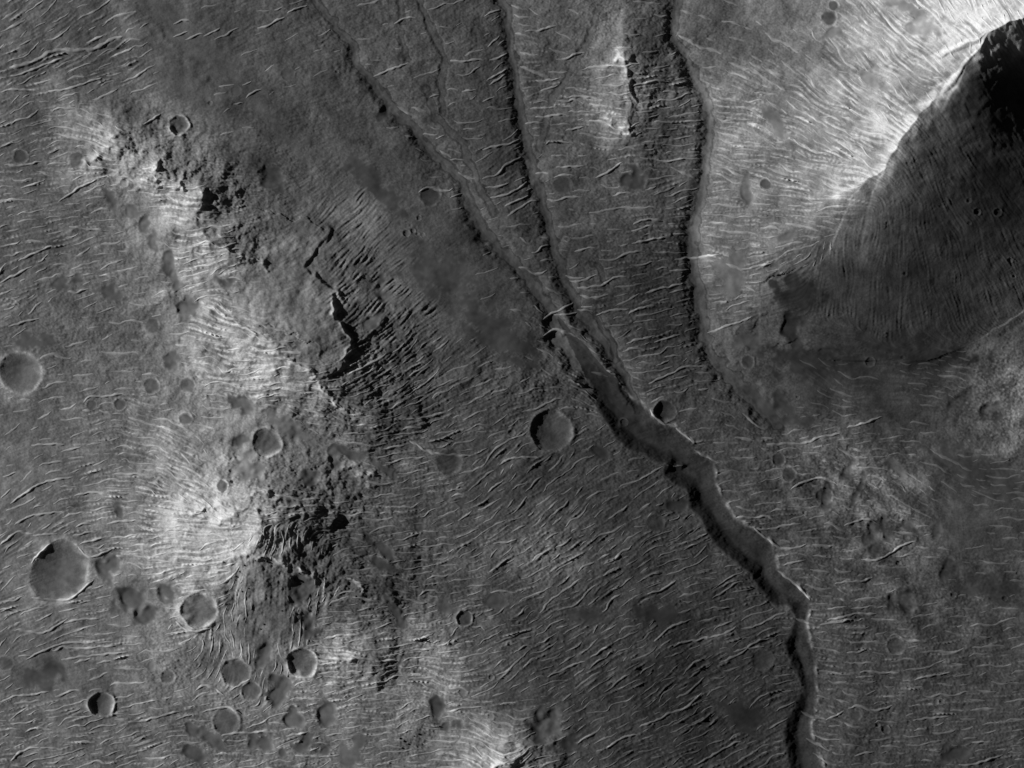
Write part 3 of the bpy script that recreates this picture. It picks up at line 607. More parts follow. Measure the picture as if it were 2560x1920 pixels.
# ---------------------------------------------------------------- dark sand patches and painted slope shade at the spur foot: x, y, rx, ry, rotation, look
SP = [
(605,1098,24,20,0,'beside the sand-filled crater on the left hills'),(620,1168,46,34,-25,'broad and pale below the crater on the left hills'),
(606,1010,34,24,-20,'under the bright ridge on the left'),(720,1062,62,26,-35,'long and pale, between bright ridge and crater'),
(770,1194,34,18,-15,'oval, on the upland between the left hills'),(838,1145,19,28,0,'upright, at the end of the bright ridge'),
(926,1084,17,12,-35,'small, in gullied ground right of the ridge end'),(880,1135,42,12,-30,'long, on the slope right of the left hills'),
(960,1172,40,9,-35,'thin and slanting, right of the pale spur'),(1047,1315,14,12,-50,'small, in the rippled middle ground'),
(1151,1254,14,12,-30,'small angular, in the rippled middle'),(1122,1297,6,7,0,'tiny, below the small angular patch'),
(955,1370,42,13,-38,'slanting, right of the streaked hill'),(995,1540,50,11,-60,'narrow, running down the slope left of the neat crater'),
(950,1410,48,14,-32,'narrow dark, right of the ridge below the left hill'),(1105,1515,34,14,-35,'faint, left of the neat round crater'),
(755,1470,32,40,0,'dark tongue on the streaked slope'),(770,1555,18,34,20,'lower tongue of the streaked slope'),
(660,1640,22,40,-10,'long tail under the streaked slope'),(698,1730,34,42,-35,'lobed, below the streaked slope'),
(738,1795,24,30,-5,'wedge-shaped, near the bottom left'),(818,1785,28,36,0,'wedge-shaped, right of a similar wedge'),
(764,1858,26,20,-20,'triangular, above a curved bottom ripple'),(708,1880,9,12,20,'tiny upright, near the bottom left'),
(655,1855,30,22,0,'broad, at the bottom left under a ripple'),(812,1876,16,11,10,'small, at the bottom left'),
(880,1880,26,55,-35,'long slanting, at the bottom edge'),(1113,1816,11,11,0,'left of two round ones above the bottom peak'),
(1145,1812,14,14,0,'right of two round ones above the bottom peak'),(1095,1770,20,30,0,'faint, above two round patches'),
(330,1500,46,34,-10,'broad, between the largest crater and the left hill'),(370,1540,38,26,0,'broad, left of the shallow bright crater'),
(270,1420,30,34,0,'soft, right of the largest crater'),(420,1480,30,24,-20,'soft, at the foot of the bright left hill'),
(110,1690,62,36,10,'broad smooth, in the lower left plain'),(378,1664,10,12,0,'tiny, in pale speckled ground'),
(300,1278,16,18,0,'small, at the foot of the bright left hill'),(480,1820,16,30,25,'dark, near the bottom left'),(490,1880,34,22,-20,'dark, on the bottom edge at left'),
(530,1850,34,20,-50,'dark, near the bottom, left of centre'),
(275,488,14,34,32,'slanting dark, at the foot of the broken hills'),(330,525,30,16,-40,'dark, below the broken hills'),(362,560,16,26,-10,'dark upright, left of the bright ripples'),
(420,660,18,28,0,'dark, under the bright ripples of the left hill'),(385,610,14,26,30,'dark slanting, in the left plain'),(470,770,22,34,-35,'dark lobe at the foot of the left hills'),
(560,705,24,18,20,'dark, below the jagged crest'),(545,610,14,8,-10,'small, on the jagged crest'),(160,705,40,16,15,'dark, among ripples in the left plain'),(275,730,34,20,-15,'dark, in the left plain above the speckled ground'),
(90,855,50,20,0,'faint, above the crater at the left edge'),(430,905,20,24,-10,'dark, left of the bright ridge'),(440,700,14,20,0,'small dark, left of the hills'),
(680,446,36,26,-25,'soft dark, on the upper plain'),(540,400,0,0,0,''),
(1587,452,40,26,-5,'black oval, below the small hill'),(915,440,70,30,-40,'soft dark, left of the first valley'),(980,500,60,24,-30,'smooth, above the tight crater group'),
(1110,690,90,55,-30,'broad smooth, in the plain left of the first valley'),(1240,830,120,50,-38,'broad smooth, on the slope down to the valleys'),(960,720,22,34,30,'pale smooth, among the gullies'),
(930,810,34,18,45,'pale smooth, on the gullied slope'),(960,280,14,26,-30,'dark hollow, on the bank of the first valley'),
(1940,310,16,60,32,'slanting grey, at the foot of the bright mountain slope'),(2300,70,40,24,-40,'dark lobed, high on the bright slope'),(2270,78,20,14,-20,'small, beside the lobed one on the bright slope'),
(2240,15,70,12,-25,'grey, at the top edge above the mountain'),(2180,205,40,14,-30,'faint, on the bright slope'),(2080,85,30,14,30,'faint, below the dark-floored craters'),
(1990,730,60,46,-15,'black, at the foot of the mountain spur'),(1905,1005,62,20,-48,'dark, bending on from the right valley'),(1980,820,30,42,5,'black, on the ledge below the mountain'),(1870,850,34,26,-20,'grey, on the pale ledge'),
(2040,905,130,42,-8,'broad dark, below the thin bright scarp'),(2300,880,160,34,-8,'broad dark, in the basin under the fan'),(1960,1015,20,44,30,'dark curved, right of the bending valley'),
(2000,1050,60,14,-10,'dark bow, right of the bending valley'),(2185,1330,24,40,-40,'heart-shaped left half, on the speckled bench'),(2215,1320,12,40,10,'heart-shaped right half, on the speckled bench'),
(2190,1375,20,16,0,'heart-shaped lower tip, on the speckled bench'),(2120,1175,14,40,-35,'slanting, on the bright speckled bench'),(2145,1230,8,44,-20,'narrow, on the bright speckled bench'),
(2070,1245,16,34,0,'upright, below the thin bright ripple'),(2270,1310,20,14,-20,'soft, right of the heart-shaped hollow'),(2240,1170,34,14,-45,'soft, right of the bright speckled bench'),
(2340,1330,16,22,0,'faint square, in the lower right plain'),(2400,1000,34,22,30,'smooth, among mottled bright ground'),(2480,1030,30,34,-20,'smooth, inside mottled bright ground at right'),
(2450,1180,150,44,-25,'broad rippled, at the right edge'),(2380,1420,30,30,0,'dark, in the lower right plain'),(2480,1470,80,34,-10,'broad dark, at the right edge below'),
(2260,1510,34,34,0,'dark, in the plain right of the lower canyon'),(2390,1880,34,24,25,'smooth, near the bottom right corner'),
(1640,1535,62,28,-8,'smooth grey, under the dark ledge'),(1860,1790,60,34,-20,'smooth grey, left of the lower canyon'),(1370,1810,46,34,40,'pale smooth, above the bottom ridge'),(1420,1860,40,18,20,'dark, right of the bottom ridge'),
(1470,1540,50,18,-10,'dark, left of the dark ledge'),(1235,1500,30,22,0,'dark, right of the neat round crater'),(1700,1265,34,18,-20,'soft, left of the canyon'),(1440,1260,0,0,0,''),
(1500,1130,30,14,-20,'soft, right of the deep shadowed crater'),(1870,480,16,40,15,'grey, below the slanting grey sand'),(1970,590,26,14,20,'grey, on the bright slope'),(1830,690,34,60,-5,'pale smooth, on the bank of the right valley'),
]
SP = [s for s in SP if s[2] > 0]
sand_masks = []
n1, n2 = fnoise(31, 46), fnoise(32, 17)
for cx, cy, rx, ry, rot, look in SP:
    sl = box(np.array([[cx, cy]], np.float32), max(rx, ry) * 1.7 + 6)
    a = math.radians(rot)
    ex, ey = GX[sl] - cx, GY[sl] - cy
    u = (ex * math.cos(a) - ey * math.sin(a)) / rx
    v = (ex * math.sin(a) + ey * math.cos(a)) / ry
    d = np.hypot(u, v) + .24 * n1[sl] + .10 * n2[sl]
    k = 1 - sstep(.62, 1.18, d)
    kz = 1 - sstep(.4, 1.15, np.hypot(u, v) + .15 * n1[sl])
    la = float(np.median(ALB[sl][d < 1])) if (d < 1).any() else .15
    tgt = min(la * .62, .13) if cx < 1000 else min(la * .74, .10)
    if cx > 1850 and cy < 620:
        tgt = la * .68
    if 'pale' in look:
        tgt = min(la * .92, .21)
    if 'black' in look:
        tgt = .035 if cy > 500 else .055
    ALB[sl] = ALB[sl] * (1 - k) + k * tgt
    ROUGH[sl] *= 1 - .9 * k
    GRAIN[sl] *= 1 - .8 * k
    keep = .75 if 'rippled' in look or 'basin' in look or cx > 2000 and rx > 100 else 0.0
    DENS[sl] *= np.where(d < 1.02, keep, 1)
    if max(rx, ry) < 50:
        CRZ[sl] -= kz * min(5.0, .14 * min(rx, ry))
    sand_masks.append((sl, d < .98))

# ---------------------------------------------------------------- surface texture
ID_SE = np.zeros((NY, NX), bool)
_sl = box(np.array([(1900, 0), (2700, 900)], np.float32), 0)
_d, _s, _t = pdist(GX[_sl] * .7 + WX[_sl] * .3, GY[_sl] * .7 + WY[_sl] * .3, np.array(MTN, np.float32))
ID_SE[_sl] = (_s < 0) & (Z[_sl] > 4)
# lines drawn out along the grain direction (gullies, streaks, fine striping)
def lic(seed, steps, scale):
    r = np.random.default_rng(seed)
    n = fnoise(seed, scale, .5)
    acc = n.copy()
    ux, uy = np.cos(ANG) / STEP, -np.sin(ANG) / STEP
    jj, ii = np.mgrid[0:NY, 0:NX].astype(np.float32)
    for sg in (1, -1):
        x, y = ii.copy(), jj.copy()
        cx, cy = ux, uy
        for s in range(steps):
            x += sg * cx * STEP * 1.3
            y += sg * cy * STEP * 1.3
            a = np.clip(np.rint(x), 0, NX - 1).astype(np.int32)
            b = np.clip(np.rint(y), 0, NY - 1).astype(np.int32)
            acc += n[b, a] * (.5 + .5 * math.cos(math.pi * (s + 1) / (steps + 1)))
            cx, cy = ux[b, a], uy[b, a]
    return acc / acc.std()

G1 = lic(41, 13, 11)
G2 = lic(42, 10, 6.5)
S1 = lic(43, 15, 12.5)
S1 = np.exp(.85 * S1 / S1.std())
S1 = (S1 - S1.mean()) / S1.std()
# broken, ledgy rock on the hills
rug = .45 * np.clip((Z - 4) / 16, 0, 1) * (1 - .9 * np.exp(-((GX - 1575) / 70) ** 2 - ((GY - 240) / 140) ** 2)) * sstep(.45, .95, ROUGH) * (1 - sstep(1750, 1850, GX))
rock = 1.9 * fnoise(57, 75) + 1.1 * fnoise(58, 36) + .55 * (.8 - np.abs(fnoise(59, 22))) + .3 * fnoise(60, 11)
hr = Z + VAL + CUT + .6 * rug * rock
stp = 5.0
q = hr / stp + .25 * fnoise(64, 48)
fr = q - np.floor(q)
led = (np.floor(q) + sstep(.2, .8, fr)) * stp - q * stp
hr = hr + rug * .35 * led
def settle(h, talus, n):
    """let slopes steeper than the angle of rest slide down"""
    h = h.copy()
    tx, td = talus * STEP, talus * STEP * 1.4142
    for _ in range(n):
        for ax_ in (0, 1):
            d = np.diff(h, axis=ax_)
            m = np.sign(d) * np.maximum(np.abs(d) - tx, 0) * .24
            if ax_ == 0:
                h[:-1] += m; h[1:] -= m
            else:
                h[:, :-1] += m; h[:, 1:] -= m
    return h
keep = sstep(2330, 2430, GX) * (1 - sstep(420, 560, GY))      # the steepest, shadowed part of the mountain stays
keep = np.maximum(keep, sstep(25, 45, Z) * sstep(1950, 2050, GX))
RELIEF = settle(hr, .41, 60) * (1 - keep) + hr * keep + CRZ + SCZ + rug * (.5 * rock + .8 * (.8 - np.abs(fnoise(87, 19))) + .5 * (.8 - np.abs(fnoise(88, 11))))
STR = np.clip(DENS * 1.2, 0, 1) * RAMP * (1 - sstep(20, 40, SPACE)) * np.clip(.75 + .45 * fnoise(66, 85), .15, 1.4)
tex = GRAIN * np.clip(.75 + .5 * fnoise(67, 55), .15, 1.6) * (1 + .5 * sstep(1.0, 1.6, GRAIN)) * (.34 * G1 + .18 * G2)
tex += STR * (.60 + .15 * sstep(1250, 1400, GX) * sstep(1050, 1200, GY) * (1 - sstep(1950, 2050, GX))) * S1
tex += ROUGH * (.34 * fnoise(51, 34) + .24 * fnoise(52, 17) + .19 * fnoise(53, 9) + .11 * fnoise(54, 5.8))
shade = np.where(ID_SE, 1.0, 0.0).astype(np.float32)
tex += shade * (1 - .7 * keep) * (.05 * G1 + .13 * G2 + .5 * np.clip(Z / 120, 0, 1) * G1 * np.clip(fnoise(68, 70), 0, 2))
tex *= 1 - .25 * shade
tex += (1 - .9 * shade) * (.9 * fnoise(55, 150) + 1.6 * fnoise(56, 330))
HGT = (RELIEF + tex).astype(np.float32)
ALB = ALB * np.clip(1 + (.38 + .2 * np.clip((ALB - .18) / .15, 0, 1)) * STR * np.clip(S1, -1.2, 2.5) + .12 * np.clip(GRAIN, 0, 1.5) * G2, .5, 1.8)
ALB = ALB * np.clip(1 + .10 * fnoise(65, 130), .7, 1.4)
ALB = ALB * np.clip(1 + .10 * fnoise(61, 60) + .07 * fnoise(62, 22) + .12 * ROUGH * fnoise(63, 6.5), .6, 1.6)
# wind-scoured mottling, drawn out along one direction, on the bench right of the canyon and at the right edge
def drawn(seed, lam, ang, stretch):
    n = fnoise(seed, lam)
    c, s_ = math.cos(math.radians(ang)), math.sin(math.radians(ang))
    u = (GX * c - GY * s_) / stretch
    v = GX * s_ + GY * c
    return samp(n, X0 + np.mod(u - X0, W), Y0 + np.mod(v - Y0, H))
bench = np.exp(-(((GX - 2140) / 260) ** 2 + ((GY - 1230) / 190) ** 2) ** 1.5)
ALB *= 1 + bench * np.clip(.30 * drawn(81, 42, -58, 3.2) + .12 * drawn(82, 18, -58, 2.5) + .12 * fnoise(89, 9), -.5, .6)
edge = np.exp(-(((GX - 2500) / 150) ** 2 + ((GY - 1000) / 170) ** 2) ** 1.5)
ALB *= 1 + edge * np.clip(.35 * drawn(83, 60, 50, 1.6) + .26 * fnoise(84, 10), -.45, .7)
lowr = np.exp(-(((GX - 2300) / 300) ** 2 + ((GY - 1500) / 180) ** 2) ** 1.5)
ALB *= 1 + lowr * np.clip(.22 * drawn(85, 60, -50, 2.2) + .14 * fnoise(86, 11), -.4, .5)
ALB = np.clip(ALB, .02, .62).astype(np.float32)

# ---------------------------------------------------------------- which object each piece of ground belongs to
ID = np.zeros((NY, NX), np.int32)          # 0 = plain
INFO = {0: dict(name='plain', kind='structure', label='grey dusty Martian plain with ripples, hills and valleys')}
def new_id(**kw):
    INFO[len(INFO)] = kw
    return len(INFO) - 1

def hill_region(poly, **kw):
    """ground inside a polygon (photograph coordinates)"""
    P = np.array(poly, np.float32)
    ins = np.zeros((NY, NX), bool)
    sl = box(P, 6)
    x, y = WX[sl], WY[sl]
    c = np.zeros(x.shape, bool)
    for k in range(len(P)):
        x1, y1 = P[k]; x2, y2 = P[(k + 1) % len(P)]
        if y1 != y2:
            c ^= ((y1 > y) != (y2 > y)) & (x < (x2 - x1) * (y - y1) / (y2 - y1) + x1)
    ins[sl] = c
    i = new_id(**kw)
    ID[ins] = i
    return i

I_MT = new_id(name='mountain', kind='structure', label='tall bright-crested mountain at the upper right', empty=(920.0, 640.0, 0.0))
I_NW = hill_region([(2700,-110),(2200,-110),(1990,130),(1860,250),(1830,420),(1800,560),(1790,700),(1830,750),(1880,720),(1935,690),(1990,672),(2045,664),(2078,615),(2100,560),(2125,500),(2159,452),(2205,426),(2224,387),(2244,352),(2273,316),(2299,283),(2338,241),(2367,199),(2393,169),(2419,150),(2436,120),(2458,91),(2507,67),(2556,54),(2640,10),(2700,-30)],
    name='sunlit_slope', part_of=I_MT, label='bright rippled slope of the mountain')
I_SE = hill_region([(2700,-30),(2640,10),(2556,54),(2507,67),(2458,91),(2436,120),(2419,150),(2393,169),(2367,199),(2338,241),(2299,283),(2273,316),(2244,352),(2224,387),(2205,426),(2159,452),(2125,500),(2100,560),(2078,615),(2045,664),(1990,672),(1935,690),(1900,740),(1960,800),(2080,830),(2240,850),(2400,830),(2500,740),(2570,660),(2700,600)],
    name='shaded_slope', part_of=I_MT, label='dark streaked fan below the mountain crest')
hill_region([(1575,95),(1530,130),(1500,190),(1480,260),(1490,330),(1540,380),(1600,385),(1640,330),(1645,250),(1630,170)], name='hill', kind='structure', label='small rocky hill with bright western flank between the middle and right valleys')
hill_region([(190,310),(260,315),(380,350),(460,340),(520,450),(560,480),(600,600),(720,680),(690,700),(560,680),(470,700),(400,640),(370,520),(300,460),(210,430),(180,370)], name='hill', kind='structure', label='broken jagged hills left of the upper plain')
I_PLAT = hill_region([(560,700),(700,680),(770,640),(830,560),(830,600),(775,655),(835,727),(840,789),(870,830),(872,880),(855,915),(800,945),(860,1020),(885,1050),(820,1060),(700,1020),(560,985),(480,900),(490,780)], name='hill', kind='structure', label='flat-topped hill with a thin bright crest and a dark scarp on its right')
hill_region([(380,1180),(520,1190),(640,1215),(740,1270),(730,1340),(700,1395),(800,1440),(860,1440),(910,1470),(960,1520),(900,1520),(800,1480),(700,1440),(600,1420),(520,1480),(400,1470),(360,1360),(370,1250)], name='hill', kind='structure', label='bright hill with dark streaked southern slope in the left half')
hill_region([(1150,1960),(1180,1880),(1230,1830),(1300,1840),(1345,1865),(1390,1900),(1360,1960)], name='hill', kind='structure', label='small brilliant peak cut by the bottom edge')
hill_region([(780,1640),(850,1600),(940,1610),(980,1640),(930,1700),(820,1710)], name='hill', kind='structure', label='low bright mound left of the neat round crater')
vlab = {'valley_floor_left': 'narrow sandy valley floor, leftmost of the three long valleys', 'valley_floor_middle': 'narrow sandy valley floor, middle one of the three long valleys',
        'valley_floor_right': 'sandy valley floor at the foot of the mountain slope, rightmost of the three', 'canyon_floor': 'dark smooth floor of the winding canyon at the lower right'}
for nm in ('valley_floor_left', 'valley_floor_middle', 'valley_floor_right', 'canyon_floor'):
    i = new_id(name=nm if nm == 'canyon_floor' else 'valley_floor', kind='structure', label=vlab[nm])
    ID[REGION[nm]] = i
for (sl, m), s in zip(sand_masks, SP):
    i = new_id(name='sand_patch', category='sand patch', group='smooth sand patches', label='smooth sand patch, ' + s[5], mat='sand')
    ID[sl] = np.where(m, i, ID[sl])
for (sl, m), c in zip(crater_masks, CR):
    kw = dict(name='impact_crater', category='crater', group='impact craters', label=(c[6] + ' crater ' + c[7]))
    if c[2] < 8.5:
        i = new_id(**kw)
        ID[sl] = np.where(m > 0, i, ID[sl])
    else:
        i = new_id(empty=(c[0] - W / 2, H / 2 - c[1], float(samp(HGT, c[0], c[1]))), **kw)
        for val, pn in ((1, 'raised_rim'), (2, 'inner_wall'), (3, 'sand_floor' if c[4] > .3 else 'crater_bottom')):
            j = new_id(name=pn, part_of=i, mat='sand' if pn == 'sand_floor' else None)
            ID[sl] = np.where(m == val, j, ID[sl])

# ---------------------------------------------------------------- build the ground meshes
gyz, gxz = np.gradient(HGT, STEP)
NRM = np.stack([-gxz, gyz, np.ones_like(gxz)], -1).reshape(-1, 3)
NRM /= np.linalg.norm(NRM, axis=1, keepdims=True)
VX, VY, VZ = (GX - W / 2).ravel(), (H / 2 - GY).ravel(), HGT.ravel()
AL = ALB.ravel()
vid = np.arange(NX * NY, dtype=np.int64).reshape(NY, NX)
quads = np.stack([vid[:-1, :-1], vid[1:, :-1], vid[1:, 1:], vid[:-1, 1:]], -1).reshape(-1, 4)
qid = ID[:-1, :-1].ravel()

def mesh_from(name, co, faces, nrm=None, alb=None, mat=None):
    me = bpy.data.meshes.new(name)
    nv, nf = len(co), len(faces)
    me.vertices.add(nv)
    me.vertices.foreach_set('co', np.ascontiguousarray(co, np.float32).ravel())
    k = faces.shape[1]
    me.loops.add(nf * k)
    me.loops.foreach_set('vertex_index', np.ascontiguousarray(faces, np.int32).ravel())
    me.polygons.add(nf)
    me.polygons.foreach_set('loop_start', np.arange(0, nf * k, k, dtype=np.int32))
    me.update(calc_edges=True)
    me.polygons.foreach_set('use_smooth', np.ones(nf, bool))
    if alb is not None:
        a = me.attributes.new('albedo', 'FLOAT', 'POINT')
        a.data.foreach_set('value', np.ascontiguousarray(alb, np.float32))
    if mat:
        me.materials.append(mat)
    if nrm is not None:
        me.normals_split_custom_set_from_vertices(nrm)
    me.update()
    return me

order = np.argsort(qid, kind='stable')
sq = qid[order]
bounds = np.searchsorted(sq, np.arange(len(INFO) + 1))
OBJ = {}
for i in range(len(INFO)):
    f = quads[order[bounds[i]:bounds[i + 1]]]
    info = INFO[i]
    if 'empty' in info:
        ob = bpy.data.objects.new(info['name'], None)
        ob.location = info['empty']
        for key in ('label', 'category', 'group', 'kind'):
            if info.get(key):
                ob[key] = info[key]
        scene.collection.objects.link(ob)
        OBJ[i] = ob
        continue
    if len(f) < 3:
        continue
    u, inv = np.unique(f.ravel(), return_inverse=True)
    co = np.stack([VX[u], VY[u], VZ[u]], -1).astype(np.float64)
    org = np.array([co[:, 0].mean(), co[:, 1].mean(), co[:, 2].min()]) if i else np.zeros(3)
    me = mesh_from(info['name'], co - org, inv.reshape(-1, 4), NRM[u].tolist() if False else NRM[u], AL[u],
                   MAT_SAND if info.get('mat') == 'sand' or info['name'].endswith('floor') else MAT_SOIL)
    ob = bpy.data.objects.new(info['name'], me)
    scene.collection.objects.link(ob)
    par = OBJ.get(info.get('part_of')) if 'part_of' in info else None
    if par is not None:
        ob.parent = par
        ob.location = org - np.array(par.location)
        if info.get('label'):
            ob['label'] = info['label']
    else:
        ob.location = org
        for key in ('label', 'category', 'group', 'kind'):
            if info.get(key):
                ob[key] = info[key]
    OBJ[i] = ob

# ground beyond the frame: a coarse skirt that carries the outermost heights outwards
R = 7000.0
cells = 56.0
ax = np.concatenate([np.arange(-R, gx[0] - 1, cells), gx[::24], np.arange(gx[-1] + cells, R + W, cells)])
ay = np.concatenate([np.arange(-R, gy[0] - 1, cells), gy[::24], np.arange(gy[-1] + cells, R + H, cells)])
ax = np.unique(np.concatenate([ax, [gx[-1]]])); ay = np.unique(np.concatenate([ay, [gy[-1]]]))
AX, AY = np.meshgrid(ax, ay)
cxl, cyl = np.clip(AX, gx[0], gx[-1]), np.clip(AY, gy[0], gy[-1])
away = np.hypot(AX - cxl, AY - cyl)
HZ = samp(HGT, cxl, cyl) * np.exp(-away / 500.0) - np.where(away < .5, .6, 0)
rq = np.random.default_rng(77)
HZ += np.where(away > 1, rq.standard_normal(AX.shape) * 3.0, 0)
AZ = samp(ALB, cxl, cyl) * np.exp(-away / 300.0) + .17 * (1 - np.exp(-away / 300.0))
nv = np.arange(AX.size).reshape(AX.shape)
q = np.stack([nv[:-1, :-1], nv[1:, :-1], nv[1:, 1:], nv[:-1, 1:]], -1).reshape(-1, 4)
mx = (AX[:-1, :-1] + AX[1:, 1:]) / 2; my = (AY[:-1, :-1] + AY[1:, 1:]) / 2
out = ~((mx > gx[0]) & (mx < gx[-1]) & (my > gy[0]) & (my < gy[-1]))
q = q[out.ravel()]
u, inv = np.unique(q.ravel(), return_inverse=True)
co = np.stack([AX.ravel()[u] - W / 2, H / 2 - AY.ravel()[u], HZ.ravel()[u]], -1)
ob = bpy.data.objects.new('outer_plain', mesh_from('outer_plain', co, inv.reshape(-1, 4), None, AZ.ravel()[u], MAT_SOIL))
ob['kind'] = 'structure'
ob['label'] = 'grey dusty plain continuing beyond the picture'
scene.collection.objects.link(ob)

